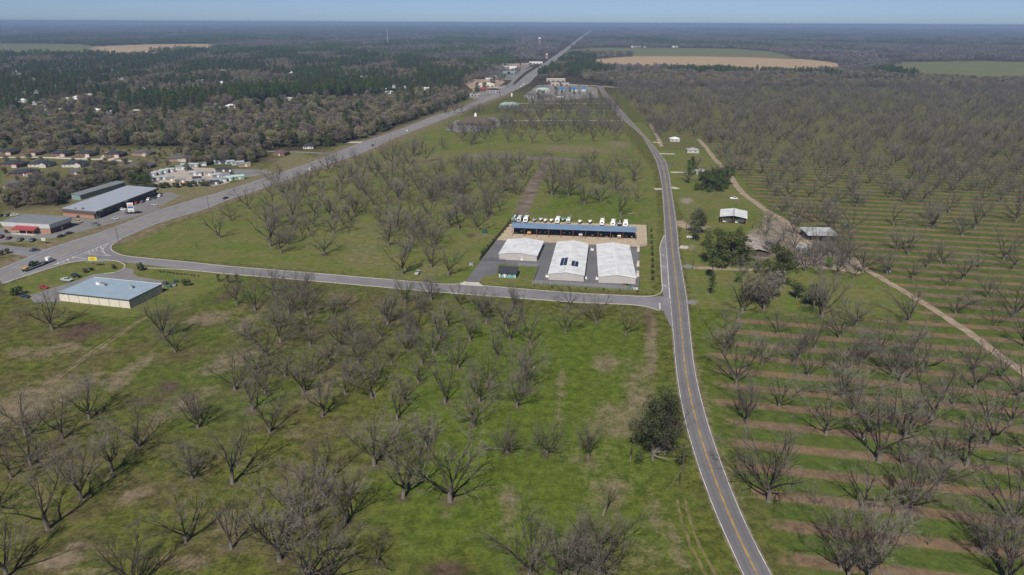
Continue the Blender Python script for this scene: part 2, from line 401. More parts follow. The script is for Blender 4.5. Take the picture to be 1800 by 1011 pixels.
    c = k.mix(k.attr('strip'), c, og)
    soil = k.mix(k.ramp(tex, .3, .7), (.092,.064,.040), (.195,.140,.088))
    soil = k.mix(k.math('MULTIPLY', k.ramp(n2, .52, .70), .7), soil, (.215,.130,.068))
    edge = k.math('MULTIPLY', k.ramp(tri, .13, .19), k.ramp(n2, .45, .6))
    soil = k.mix(k.math('MULTIPLY', edge, .55), soil, (.23,.165,.065))
    c = k.mix(s, c, soil)
    c = k.mix(k.ramp(k.math('ADD', k.attr('sand'), k.math('MULTIPLY', nz, 1.3)), .3, 1.05), c, k.mix(tex, (.13,.112,.085), (.29,.25,.205)))
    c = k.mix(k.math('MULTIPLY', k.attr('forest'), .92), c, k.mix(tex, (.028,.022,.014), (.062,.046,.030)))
    c = k.mix(k.attr('fgreen'), c, k.mix(n1, (.095,.115,.045), (.150,.145,.070)))
    c = k.mix(k.attr('ftan'), c, k.mix(n1, (.28,.205,.122), (.37,.28,.178)))
    k.l(c, b.inputs['Base Color']); b.inputs['Roughness'].default_value = .95; b.inputs['Specular IOR Level'].default_value = .05
    bp = k.n('ShaderNodeBump'); bp.inputs['Strength'].default_value = .8; bp.inputs['Distance'].default_value = .4
    k.l(tex, bp.inputs['Height']); k.l(bp.outputs[0], b.inputs['Normal'])
    me.materials.append(m)
    o = bpy.data.objects.new('ground', me); col.objects.link(o); o['kind'] = 'structure'
    return o
# wood regions: base polygons in photograph pixels, later filled with trees
WOODS = [
 dict(n='wood', poly=[(0,216),(330,206),(480,196),(640,182),(790,162),(828,170),(770,197),(700,223),(640,244),(560,262),(480,268),(330,259),(0,256)], d=9.0, mix=(.74,.02,.24)),
 dict(n='thicket', poly=[(330,268),(470,268),(478,284),(420,288),(340,293),(325,286)], d=6.5, mix=(.65,0,.35)),
 dict(n='copse', poly=[(0,340),(60,322),(150,304),(235,292),(262,300),(232,330),(218,318),(135,343),(112,362),(60,366),(0,372)], d=7.5, mix=(.68,0,.32), floor=.8),
 dict(n='pines', poly=[(0,100),(160,100),(390,94),(600,96),(830,112),(845,140),(800,158),(640,178),(480,192),(330,203),(0,212)], d=15.5, mix=(.45,.53,.02), floor=.8),
 dict(n='suburb', poly=[(0,262),(330,264),(335,290),(250,302),(150,310),(60,325),(0,335)], d=13.0, mix=(.85,0,.15), floor=.2),
 dict(n='plantation', poly=[(395,172),(560,160),(688,150),(690,162),(560,176),(420,188)], d=6.0, mix=(0,1,0)),
 dict(n='eastwood', poly=[(925,146),(960,128),(1000,100),(1050,104),(1060,122),(1110,128),(1250,130),(1400,134),(1500,134),(1560,128),(1640,140),(1800,146),(1800,156),(1500,154),(1200,152),(1080,149),(1000,146)], d=11.0, mix=(.70,.27,.03)),
]
ground = build_ground()

# ================================================================ ROADS
def asphalt(name, c, tracks, streak=.25, lc=None):
    m, nt, b = _mat(name); k = NB(nt)
    P = k.n('ShaderNodeNewGeometry').outputs['Position']
    n1, n2 = k.noise(P, .08, 4), k.noise(P, 1.3, 3, .7)
    pt = k.noise(P, .022, 2)
    col_ = k.mix(k.ramp(k.math('ADD', k.math('MULTIPLY', n1, .6), k.math('MULTIPLY', n2, .4)), .35, .65), tuple(v*.86 for v in c), tuple(v*1.14 for v in c))
    col_ = k.mix(k.math('MULTIPLY', k.ramp(pt, .52, .56), .18), col_, tuple(v*.7 for v in c))
    if tracks:
        lat = k.attr('lat')
        w = k.math('ABSOLUTE', k.math('SUBTRACT', k.math('FRACT', k.math('MULTIPLY', lat, float(tracks))), .5))
        w = k.ramp(k.math('ADD', w, k.math('MULTIPLY', k.math('SUBTRACT', n1, .5), .5)), .12, .40)
        col_ = k.mix(k.math('MULTIPLY', w, streak), col_, tuple(v*.62 for v in c) if lc is None else lc)
    k.l(col_, b.inputs['Base Color']); b.inputs['Roughness'].default_value = .9; b.inputs['Specular IOR Level'].default_value = .2
    _MC[name] = m
    return m
ASPH_HWY = asphalt('asphalt_highway', (.192,.190,.200), 7, .42)
ASPH_CTY = asphalt('asphalt_country', (.142,.138,.145), 4, .40)
ASPH_ST = asphalt('asphalt_street', (.172,.170,.180), 0)
ASPH_YARD = asphalt('asphalt_yard', (.122,.121,.130), 0)
ASPH_LOT = asphalt('asphalt_lot', (.17,.165,.165), 0)
CONC = M('concrete', (.42,.39,.34), .9, .12, .5)
KERB = M('kerb_concrete', (.40,.38,.34), .9, .15, .8)
WHITE_P = M('white_road_paint', (.40,.39,.38), .8, .25, .35, c2=(.62,.61,.59))
YEL_P = M('yellow_road_paint', (.34,.22,.07), .8, .2, .3, c2=(.58,.35,.06))
GRAVEL = M('tan_gravel', (.36,.29,.21), .95, .15, .35)
DIRT = M('track_dirt', (.25,.195,.14), .95, .25, .25)
DIRTB = M('brown_dirt', (.125,.098,.072), .95, .35, .12)
rngR = random.Random(5)

HL = GP([(-60,497),(0,472),(54,450),(80,438),(190,404),(275,370),(330,354),(400,334),(464,313),(540,288),(575,274),(636,250),(695,231),(765,203),(800,194),(862,167.6),(904,150),(926,130.5),(948,117),(975,97.8),(999,81.5),(1016,68),(1030,58),(1038,52)])
HR = GP([(-60,528),(0,501),(72,476),(123,457),(213,420),(272.6,394),(370,365),(400,351),(450,336),(540,302.6),(639.5,268),(695.5,242),(796.6,203),(859,177),(896.5,163),(930.6,146.8),(947,127.5),(975,108),(999,87.4),(1017,72),(1034,59),(1042,53)])
highway, hline = road_between('highway', HL, HR, 1, .050, ASPH_HWY, 220, geo=True)
def along(pts): return [Vector(p[:2]) for p in pts]
for f in (.035, .955): ribbon('edge_line', hline(f), .22, .066, WHITE_P, highway)
for f in (.415, .585): ribbon('centre_line', hline(f), .28, .066, YEL_P, highway)
for f in (.235, .765): ribbon('lane_line', densify(hline(f), 1.5), .2, .066, WHITE_P, highway, dash=(3.5, 12))

SN = GP([(150,440),(196,440),(218.6,449.6),(260,454.5),(321,460),(400,468.3),(520,478),(640,488),(760,498.4),(805,500),(860,503.5),(990,514),(1090,519.5),(1139,521.5),(1168,521),(1190,521)])
SS = GP([(150,462),(205,459),(225,462),(321,473.5),(400,481),(520,491),(640,501.5),(780,514),(990,529.5),(1060,533),(1110,535.5),(1150,541),(1168,549),(1190,552)])
street, sline = road_between('side_street', SN, SS, 0, .042, ASPH_ST, 200)
def kerb(pts, w=.45, name='kerb', parent=None, step=2.0):
    return ribbon(name, smooth_line(GP(pts), step), w, .13, KERB, parent, z0=.0)
kerb([(213,421),(200,428),(195,435),(199,442),(218.6,449.3),(260,454.2),(321,459.7),(400,468),(520,477.7),(640,487.7),(760,498.1),(800,499.6),(812,497.5),(818,495)], parent=street)
kerb([(841,496.5),(847,502),(860,503.2),(990,513.7),(1090,519.2),(1139,521),(1158,517),(1164,509),(1163,490),(1161,455),(1160.3,433),(1168,413)], parent=street)
kerb([(247,470.5),(321,474),(400,481.5),(520,491.5),(640,502),(780,514.4),(990,530),(1060,533.5),(1110,536),(1140,540),(1159,546.5)], parent=street)
ribbon('stop_line', [G(1159.5,533).xy, G(1160,544).xy], .6, .066, WHITE_P, street)

CL = GP([(1315,1030),(1307,1011),(1271.4,939),(1243,868),(1214,782),(1198,718),(1187.5,650),(1182,577),(1177,525),(1171,440),(1168.7,411.6),(1166,360),(1163.4,323.5),(1158,298),(1152.7,280),(1130,240),(1110,222.5),(1087.7,205),(1070,182),(1058,165),(1050,151.5)])
CR = GP([(1368,1030),(1357,1011),(1324,950),(1300,896),(1264,803.6),(1237.5,721),(1221,650),(1213,577),(1208,525),(1193,440),(1191.4,411.6),(1186,370),(1180.7,337),(1176,305),(1171.4,285),(1152,260),(1131,236),(1113,217),(1097.8,200),(1080,180),(1066,164),(1059,151.5)])
country, cline = road_between('country_road', CL, CR, 1, .055, ASPH_CTY, 240)
for f in (.03, .97): ribbon('edge_line', cline(f), .20, .071, WHITE_P, country)
for o_ in (-.16, .16): ribbon('centre_line', cline(.5), .15, .071, YEL_P, country, off=o_)
for f in (-.02, 1.02): ribbon('road_shoulder', densify(cline(f), 1.2), .6, .026, M('shoulder_dirt', (.135,.115,.070), .95, .35, .3), country, jit=.22, rng=rngR)
for f in (-.015, 1.015): ribbon('road_shoulder', densify(hline(f)[:90], 3.0), 1.6, .026, M('shoulder_dirt', (.135,.115,.070)), highway, jit=.5, rng=rngR)
# turning lane and flared mouth of the side street
sheet('turning_lane', GP([(1160.3,433),(1163.5,505),(1166,521),(1164,530),(1168,552),(1181.5,578),(1190,578),(1184,525),(1178,440),(1170,413),(1168,414)]), .047, ASPH_ST)
ribbon('lane_line', [G(1177,524).xy, G(1171.5,440).xy], .22, .075, WHITE_P, country)
def arrow(px, py, s=1.6):
    p = G(px, py); m_ = MB(); z = .068
    m_.add([(-.12*s,-1.2*s,z),(.12*s,-1.2*s,z),(.12*s,.6*s,z),(-.12*s,.6*s,z)], [(0,1,2,3)])
    m_.add([(-.12*s,.35*s,z),(-.12*s,.6*s,z),(-.8*s,.6*s,z),(-.8*s,.35*s,z)], [(0,1,2,3)])
    m_.add([(-.75*s,.1*s,z),(-.75*s,.9*s,z),(-1.3*s,.48*s,z)], [(0,1,2)])
    o = m_.build('turn_arrow', WHITE_P, street); o.location = (p.x, p.y, 0)
for q in ((1166,449),(1167,469),(1170,503)): arrow(*q)
# highway / street junction: turn lanes, painted islands
sheet('junction', GP([(0,500.5),(40,487),(72,477),(123,462),(160,457.5),(205,459),(230,463),(240,452),(219,449.5),(199,442),(195,435),(200,428),(213,421),(240,402),(180,420),(60,470)]), .046, ASPH_ST)
kerb([(-5,502.5),(40,487),(72,477),(123,462),(160,457.8),(190,457.4),(208,460),(217,464),(219.5,469),(214,475),(202,479),(183,481)], parent=street)
def wline(pts, w=.35, name='island_line'): ribbon(name, densify(GP(pts), 1.5), w, .074, WHITE_P, highway)
wline([(148,445),(190,428.5)]); wline([(190,428.5),(182,436),(180,442),(186,447),(195,450)], .45); wline([(148,445),(160,447.5),(195,450)])
for a, b_ in (((155,441.5),(158,445.5)),((162,439),(165,443)),((168,437),(171,440.5)),((176,434),(180,438)),((182,437),(177,438.5)),((181,442),(176,441.5))): wline([a, b_], .4)
wline([(95,466),(127,451.5)]); wline([(127,451.5),(160,456)]); wline([(95,466),(130,459.5),(150,455.5)])
for a, b_ in (((101,462),(103,464.5)),((110,459),(113,461.5)),((118,455),(121,460)),((128,451.5),(129,455))): wline([a, b_], .4)
# side road on the far side of the highway
sheet('side_road', GP([(-20,428),(0,430),(60,437),(80,438),(92,434),(54,452),(20,446),(0,444),(-20,443)]), .044, ASPH_ST)
# far cross roads and the service road beside the highway
def path(name, pts, w, mat, z=.034, jit=0.0, step=3.0, kind='structure'):
    return ribbon(name, smooth_line(GP(pts), step), w, z, mat, None, kind, jit, rngR)
path('cross_road', [(985,148.5),(1020,149.5),(1052,151.5),(1090,154),(1140,156)], 9, CONC, .036, step=10)
path('service_road', [(884,162),(905,140),(920,127),(935,118)], 8, ASPH_LOT, .036, step=10)
path('access_road', [(880,212.5),(950,212),(1030,212),(1094,212.5)], 4.5, CONC, .036, step=8)
path('access_road', [(905,192.5),(990,194),(1076,195)], 3.5, CONC, .036, step=8)
path('access_road', [(905,181.6),(1000,182),(1066,182.6)], 4.5, CONC, .036, step=8)
path('access_road', [(870,154),(890,153),(912,154)], 8, CONC, .036, step=8)
path('access_road', [(985,170),(980,176),(968,184)], 12, ASPH_LOT, .035, step=8)
path('access_road', [(470,266),(500,266.5),(540,268),(580,270)], 6, ASPH_LOT, .036, step=8)
path('access_road', [(612,250),(640,250.5)], 8, CONC, .036, step=8)
path('suburb_street', [(-10,277),(60,276.5),(130,279),(190,281),(230,284)], 6, CONC, .036, step=8)
for a, b_ in (((190,268),(178,280)),((218,274),(190,281)),((160,273),(148,279)),((110,274),(95,278))): path('driveway', [a, b_], 4, CONC, .037, step=6)
# dirt tracks
for off in (0, 1):
    path('wheel_track', [(266-off*6,553+off*1.5),(225-off*6,580),(180-off*7,610),(120-off*7,652),(70-off*8,690),(30-off*8,722),(-20-off*8,762)], .7, M('faint_track', (.155,.125,.075), .95, .35, .3), .030, .3, 1.5)
    path('wheel_track', [(1192+off*13,880),(1196+off*14,905),(1208+off*15,945),(1228+off*16,985),(1250+off*18,1030)], .8, M('worn_grass', (.125,.112,.045), .95, .3, .4), .030, .25, 1.5)
path('dirt_road', [(966,276),(958,292),(944,315),(930,342),(914,380)], 9.5, DIRTB, .030, .8, 3)
path('dirt_road', [(813,273.5),(870,274.5),(930,277),(975,279),(1025,283)], 12, M('grey_dirt', (.12,.105,.10), .95, .3, .1), .028, 1.0, 4)
path('farm_lane', [(1228,245),(1240,258),(1255,278),(1268,292),(1282,307),(1303,337),(1328,356),(1349,371.5),(1378,387.5),(1405,406)], 4.6, DIRT, .031, .4, 3)
path('farm_lane', [(1140,215),(1153,235),(1163,258)], 4.0, DIRT, .031, .4, 3)
path('farm_lane', [(1498,455),(1515,468),(1533,480),(1563,497),(1595,516),(1652,551),(1706,587),(1759,626),(1800,655),(1850,692)], 4.0, DIRT, .031, .35, 2.5)
path('farm_lane', [(1217,471),(1262,472),(1330,474),(1400,468),(1460,472),(1512,480)], 4.2, DIRT, .031, .35, 2.5)
path('driveway', [(1202,466.5),(1217,470.5)], 5.5, ASPH_LOT, .040)
path('driveway', [(1209,530),(1224,533)], 5.5, ASPH_LOT, .040)
path('driveway', [(1192,388),(1205,399),(1235,404)], 7, DIRT, .032, .5)
path('driveway', [(1195,434),(1209,435.5)], 6, CONC, .040)
for q in (((1180,329),(1192,332)), ((1179,303),(1203,303)), ((1159,270),(1186,271)), ((1148,250),(1160,251)), ((1163,332),(1150,332.5))): path('driveway', list(q), 5, CONC, .040)
# ================================================================ TREES
def bark_mat():
    m, nt, b = _mat('bark'); k = NB(nt)
    tc = k.n('ShaderNodeTexCoord'); sx = k.n('ShaderNodeSeparateXYZ'); k.l(tc.outputs['Object'], sx.inputs[0])
    n_ = k.noise(tc.outputs['Object'], 1.2, 3)
    pale = k.mix(n_, (.12,.105,.09), (.17,.15,.13)); dark = k.mix(n_, (.030,.025,.020), (.055,.046,.038))   # lit stem base and shaded limbs painted into the bark colour
    k.l(k.mix(k.ramp(k.math('ADD', sx.outputs['Z'], k.math('MULTIPLY', n_, 2.0)), 2.2, 4.2), pale, dark), b.inputs['Base Color'])
    b.inputs['Roughness'].default_value = .9; b.inputs['Specular IOR Level'].default_value = .1
    _MC['bark'] = m
    return m
BARK = bark_mat()
TWIG = leaf_mat('twig', (.094,.084,.070), (.196,.178,.150), .30)
TWIGB = leaf_mat('twig_brown', (.105,.088,.058), (.260,.218,.150), .36)
NEEDLE = leaf_mat('needle', (.030,.050,.014), (.078,.106,.032), .34)
OAKLEAF = leaf_mat('oak_leaf', (.024,.038,.013), (.072,.090,.028), .3)
SPRING = leaf_mat('spring_leaf', (.05,.10,.015), (.09,.17,.03), .2)
DULL = leaf_mat('dull_leaf', (.036,.046,.022), (.085,.088,.046), .25)
class TB:
    """collects limb tubes and twig blades as raw arrays"""
    def __init__(s): s.lv, s.lf, s.tv, s.tf = [], [], [], []
    def tube(s, pts, rs, n, twig=False):
        V, F = (s.tv, s.tf) if twig else (s.lv, s.lf)
        base = len(V)
        for i, p in enumerate(pts):
            d = (pts[min(i+1, len(pts)-1)]-pts[max(i-1, 0)]).normalized()
            a = d.cross(Vector((0, 0, 1)) if abs(d.z) < .92 else Vector((1, 0, 0))).normalized(); b = d.cross(a)
            for k in range(n):
                t = 2*math.pi*k/n
                V.append(tuple(p+(a*math.cos(t)+b*math.sin(t))*rs[i]))
        for i in range(len(pts)-1):
            for k in range(n):
                k2 = (k+1) % n
                F.append((base+i*n+k, base+i*n+k2, base+(i+1)*n+k2, base+(i+1)*n+k))
    def blade(s, p, q, w, rng):
        d = (q-p)
        a = d.cross(Vector((rng.uniform(-1, 1), rng.uniform(-1, 1), rng.uniform(-1, 1))))
        if a.length < 1e-4: return
        a = a.normalized()*w*.5; b = len(s.tv)
        s.tv += [tuple(p-a), tuple(p+a), tuple(q)]; s.tf.append((b, b+1, b+2))
def rvec(rng): 
    v = Vector((rng.gauss(0, 1), rng.gauss(0, 1), rng.gauss(0, 1)))
    return v.normalized()
def grow(tb, rng, p, d, L, r, crook, up, n, sides, twig=False, tip=.35):
    pts = [p.copy()]; rs = [r]; d = d.normalized()
    for i in range(n):
        d = (d+rvec(rng)*crook+Vector((0, 0, up))).normalized()
        p = p+d*(L/n); pts.append(p.copy()); rs.append(r*(1-(1-tip)*(i+1)/n))
    tb.tube(pts, rs, sides, twig)
    return pts, rs
def side_dir(rng, d, ang):
    a = d.cross(rvec(rng))
    if a.length < 1e-3: a = Vector((1, 0, 0))
    a.normalize()
    return (d*math.cos(ang)+a*math.sin(ang)).normalized()
def bare_tree(seed, H=12, trunk=2.2, nl=5, spread=(25, 62), dens=1.0, tw=.026, lean=0.0, dead=False, round_=False, lodk=1.0):
    rng = random.Random(seed); tb = TB()
    base = Vector((0, 0, -.15)); d0 = Vector((rng.uniform(-1, 1)*lean, rng.uniform(-1, 1)*lean, 1)).normalized()
    r0 = .026*H+.05
    tb.tube([Vector((0,0,-.2)), Vector((0,0,.15))], [r0*1.35, r0*1.08], 7)
    pts, rs = grow(tb, rng, Vector((0, 0, .1)), d0, trunk, r0, .06, .02, 3, 7, tip=.85)
    top = pts[-1]; limbs = []; a0 = rng.uniform(0, 6.28)
    for i in range(nl):
        th = rad(rng.uniform(*spread)) if i else rad(rng.uniform(4, 22)); az = a0+6.283*i/nl+rng.uniform(-.45, .45)
        d = Vector((math.sin(th)*math.cos(az), math.sin(th)*math.sin(az), math.cos(th)))
        L = (H-trunk)*rng.uniform(.66, .9)*(1.0+.22*math.sin(th))
        st = pts[-1] if i < 3 else pts[rng.choice((-1, -2))]
        limbs.append(grow(tb, rng, st-Vector((0, 0, .15)), d, L, r0*rng.uniform(.40, .58), .16, .05, 7, 5, tip=.18)+(L,))
    for lp, lr, L in limbs:
        ns = max(3, int(rng.randint(8, 11)*lodk)) if not dead else 3
        for j in range(ns):
            t = rng.uniform(.22, 1.0); i = min(int(t*7), 6); q = lp[i].lerp(lp[i+1], t*7-i) if i < 7 else lp[-1]
            dd = (lp[min(i+1, 7)]-lp[i]).normalized()
            sd = side_dir(rng, dd, rad(rng.uniform(25, 60))); sd.z += .12
            sl = L*rng.uniform(.32, .52)*(1.15-.5*t)
            sp, sr = grow(tb, rng, q, sd, sl, lr[i]*.55, .2, .05, 4, 3, tip=.3)
            nt_ = max(2, int(rng.randint(5, 7)*dens*lodk)) if not dead else 2
            for k in range(nt_):
                t2 = rng.uniform(.2, 1.0); i2 = min(int(t2*4), 3); q2 = sp[i2].lerp(sp[i2+1], t2*4-i2)
                td = side_dir(rng, (sp[i2+1]-sp[i2]).normalized(), rad(rng.uniform(20, 60))); td.z += .1
                tl = sl*rng.uniform(.35, .55)
                tp, tr = grow(tb, rng, q2, td, tl, min(.03, max(.014, sr[i2]*.5)), .22, .04, 2, 3, True, .5)
                for m_ in range(int(rng.randint(7, 11)*dens) if not dead else 4):
                    t3 = rng.uniform(.1, 1.0); i3 = min(int(t3*2), 1); q3 = tp[i3].lerp(tp[i3+1], t3*2-i3)
                    e = side_dir(rng, (tp[i3+1]-tp[i3]).normalized(), rad(rng.uniform(10, 65))); e.z += .10
                    tb.blade(q3, q3+e.normalized()*rng.uniform(.7, 1.7), tw*rng.uniform(.8, 1.4), rng)
    return tb
def lobed_points(rng, n, H, R, z0, lobes):
    C = []
    for i in range(lobes):
        a = rng.uniform(0, 6.28); f = math.sqrt(rng.random())*.72
        zc = rng.uniform(0.0, 1.0)
        C.append((Vector((math.cos(a)*f*R*(1-.35*zc), math.sin(a)*f*R*(1-.35*zc), z0+(H-z0)*(.18+.64*zc))), R*rng.uniform(.28, .46)))
    out = []
    for i in range(n):
        c, r = rng.choice(C); v = rvec(rng); v.z *= .8
        out.append((c+v*r*rng.uniform(.62, 1.05)**.6, v))
    return C, out
def leafy_tree(seed, H=12, R=5, z0=2.5, n=1500, s=.55, lobes=18, trunk_r=.3):
    rng = random.Random(seed); tb = TB()
    C, pts = lobed_points(rng, n, H, R, z0, lobes)
    grow(tb, rng, Vector((0, 0, -.2)), Vector((0, 0, 1)), H*.62, trunk_r, .05, .05, 5, 6, tip=.4)
    for c, r in C:
        st = Vector((rng.uniform(-.1, .1), rng.uniform(-.1, .1), max(z0*.8, c.z*.55)))
        tb.tube([st, st.lerp(c, .55)+rvec(rng)*.3, c], [trunk_r*.4, trunk_r*.25, .04], 3)
    for p, v in pts:
        nrm = (v+rvec(rng)*.8).normalized(); a = nrm.cross(rvec(rng)).normalized(); b = nrm.cross(a)
        q = s*rng.uniform(.6, 1.3); k = len(tb.tv)
        tb.tv += [tuple(p-a*q*.5), tuple(p+b*q*.35), tuple(p+a*q*.6), tuple(p-b*q*.35)]; tb.tf.append((k, k+1, k+2, k+3))
    return tb
def pine_tree(seed, H=19, R=3.4, z0=8, n=900, s=.75, tiers=16):
    rng = random.Random(seed); tb = TB()
    tb.tube([Vector((0,0,-.2)), Vector((rng.uniform(-.3,.3), rng.uniform(-.3,.3), H*.55)), Vector((rng.uniform(-.4,.4), rng.uniform(-.4,.4), H-.4))], [.28, .2, .04], 6)
    ends = []
    for i in range(tiers):
        z = z0+(H-.6-z0)*((i+rng.random())/tiers); f = (z-z0)/(H-z0); rr = R*(.55+.9*f if f < .4 else 1.05*(1-(f-.4)/.68))*rng.uniform(.75, 1.2)
        for k in range(rng.randint(3, 4)):
            a = rng.uniform(0, 6.28); L = rr*rng.uniform(.6, 1.05)
            e = Vector((math.cos(a)*L, math.sin(a)*L, z+L*.22)); tb.tube([Vector((0, 0, z)), e], [.06, .02], 3)
            ends += [(e, .30*R), (Vector((0, 0, z)).lerp(e, .6), .26*R)]
    for i in range(n):
        c, r = rng.choice(ends); p = c+rvec(rng)*r*rng.random()**.5
        d = rvec(rng); d.z = abs(d.z)*.7; q = s*rng.uniform(.6, 1.3); a = d.cross(rvec(rng)).normalized()*q*.33; k = len(tb.tv)
        tb.tv += [tuple(p-a), tuple(p+a), tuple(p+d*q)]; tb.tf.append((k, k+1, k+2))
    return tb
def tb_mesh(name, V, F, mat):
    me = bpy.data.meshes.new(name); me.from_pydata(V, [], F); me.materials.append(mat); me.update(); return me
class Variant:
    """trunk + crown meshes for single trees, and one joined mesh object for masses"""
    def __init__(s, tb, tm, cm, trunkname='trunk', crownname='crown'):
        s.trunk = tb_mesh(trunkname, tb.lv, tb.lf, tm); s.crown = tb_mesh(crownname, tb.tv, tb.tf, cm)
        off = len(tb.lv); me = bpy.data.meshes.new('joined_tree')
        me.from_pydata(tb.lv+tb.tv, [], tb.lf+[tuple(i+off for i in f) for f in tb.tf])
        me.materials.append(tm); me.materials.append(cm)
        me.polygons.foreach_set('material_index', np.array([0]*len(tb.lf)+[1]*len(tb.tf), np.int32)); me.update()
        s.joined = me
def place_tree(var, name, loc, rz, sc, label, cat, group):
    t = thing(name, label, cat, loc, rz, group)
    t.scale = (sc[0], sc[0], sc[1])
    for me, nm in ((var.trunk, 'trunk'), (var.crown, 'crown')):
        o = bpy.data.objects.new(nm, me); col.objects.link(o); o.parent = t
    return t
def stuff_of_trees(name, label, cat, variants, P, rot, scl, idx):
    """one mass of far trees, spread over points with geometry nodes"""
    src = bpy.data.collections.new(name+'_source')
    for i, v in enumerate(variants):
        src.objects.link(bpy.data.objects.new('%s_source_%02d' % (name, i), v.joined if isinstance(v, Variant) else v))
    me = bpy.data.meshes.new(name); me.vertices.add(len(P)); me.vertices.foreach_set('co', np.asarray(P, np.float32).ravel())
    for an, ty, arr in (('rotz', 'FLOAT', rot), ('scl', 'FLOAT', scl), ('vid', 'INT', idx)):
        a = me.attributes.new(an, ty, 'POINT'); a.data.foreach_set('value', np.asarray(arr, np.int32 if ty == 'INT' else np.float32))
    o = bpy.data.objects.new(name, me); col.objects.link(o); tag(o, label, cat, None, 'stuff')
    ng = bpy.data.node_groups.new(name, 'GeometryNodeTree')
    ng.interface.new_socket('Geometry', in_out='INPUT', socket_type='NodeSocketGeometry'); ng.interface.new_socket('Geometry', in_out='OUTPUT', socket_type='NodeSocketGeometry')
    N = ng.nodes.new; Lk = ng.links.new
    gi, go, ip, ci = N('NodeGroupInput'), N('NodeGroupOutput'), N('GeometryNodeInstanceOnPoints'), N('GeometryNodeCollectionInfo')
    ci.inputs['Collection'].default_value = src; ci.inputs['Separate Children'].default_value = True; ci.inputs['Reset Children'].default_value = True
    def na(nm, ty):
        n_ = N('GeometryNodeInputNamedAttribute'); n_.data_type = ty; n_.inputs['Name'].default_value = nm
        return n_.outputs['Attribute']
    cx = N('ShaderNodeCombineXYZ'); Lk(na('rotz', 'FLOAT'), cx.inputs['Z'])
    ip.inputs['Pick Instance'].default_value = True
    Lk(gi.outputs[0], ip.inputs['Points']); Lk(ci.outputs[0], ip.inputs['Instance']); Lk(na('vid', 'INT'), ip.inputs['Instance Index'])
    Lk(cx.outputs[0], ip.inputs['Rotation']); Lk(na('scl', 'FLOAT'), ip.inputs['Scale']); Lk(ip.outputs[0], go.inputs[0])
    md = o.modifiers.new('spread', 'NODES'); md.node_group = ng
    return o
rngT = random.Random(11)
PECAN = []
for i in range(18):
    sp = ((30, 70), (22, 52), (38, 80), (18, 60))[i % 4]
    PECAN.append(Variant(bare_tree(100+i, H=rngT.uniform(12.5, 16.5), trunk=rngT.uniform(1.3, 3.4), nl=rngT.choice((4, 5, 5, 6, 7)), spread=sp, dens=rngT.uniform(.72, 1.15), lean=rngT.choice((0, .05, .12, .3))), BARK, TWIG))
SAPL = [Variant(bare_tree(300+i, H=5.5, trunk=.9, nl=4, dens=.6, lodk=.6, tw=.03), BARK, TWIG) for i in range(2)]
DEAD = [Variant(bare_tree(330+i, H=9, trunk=3.5, nl=3, spread=(15, 40), dead=True, tw=.05), BARK, TWIG) for i in range(2)]
def lump_tree(seed, H=13, R=5.5, z0=2.0, n=2400, lobes=26, w=.11):
    rng = random.Random(seed); tb = TB(); C, pts = lobed_points(rng, n, H, R, z0, lobes)
    grow(tb, rng, Vector((0, 0, -.2)), Vector((0, 0, 1)), H*.5, .3, .08, .05, 5, 6, tip=.5)
    for c, r in C:
        st = Vector((rng.uniform(-.1, .1), rng.uniform(-.1, .1), max(1.8, c.z*.4)))
        tb.tube([st, st.lerp(c, .55)+rvec(rng)*.5, c], [.12, .08, .03], 3)
    for p, v in pts:
        d = (v+rvec(rng)*.7).normalized(); tb.blade(p-d*.4, p+d*rng.uniform(.5, 1.3), w*rng.uniform(.7, 1.5)*2, rng)
    return tb
TWIGO = leaf_mat('twig_olive', (.088,.084,.044), (.230,.212,.118), .36)
GREYW = [Variant(lump_tree(400+i, H=(11, 15, 13, 14, 12, 16)[i], R=(5.2, 5.8, 4.6, 5.4, 6.4, 5.0)[i], n=(2400, 2600, 2000, 1900, 2700, 2000)[i], lobes=(26, 18, 22, 30, 16, 24)[i]), BARK, (TWIGB, TWIGO, TWIGB, TWIG, TWIGO, TWIG)[i]) for i in range(6)]
PINE = [Variant(pine_tree(500+i, H=18+i*1.3, R=3.6+.3*(i % 2), z0=7+i), BARK, NEEDLE) for i in range(4)]
OAK = [Variant(leafy_tree(600+i, H=11+i, R=5+.5*i), BARK, OAKLEAF) for i in range(3)]
DULLT = [Variant(leafy_tree(620+i, H=9, R=4.2, z0=1.2, n=1100, s=.55), BARK, DULL) for i in range(2)]
SPRT = [Variant(leafy_tree(640, H=7, R=4, z0=1.0, n=1100, s=.5), BARK, SPRING)]
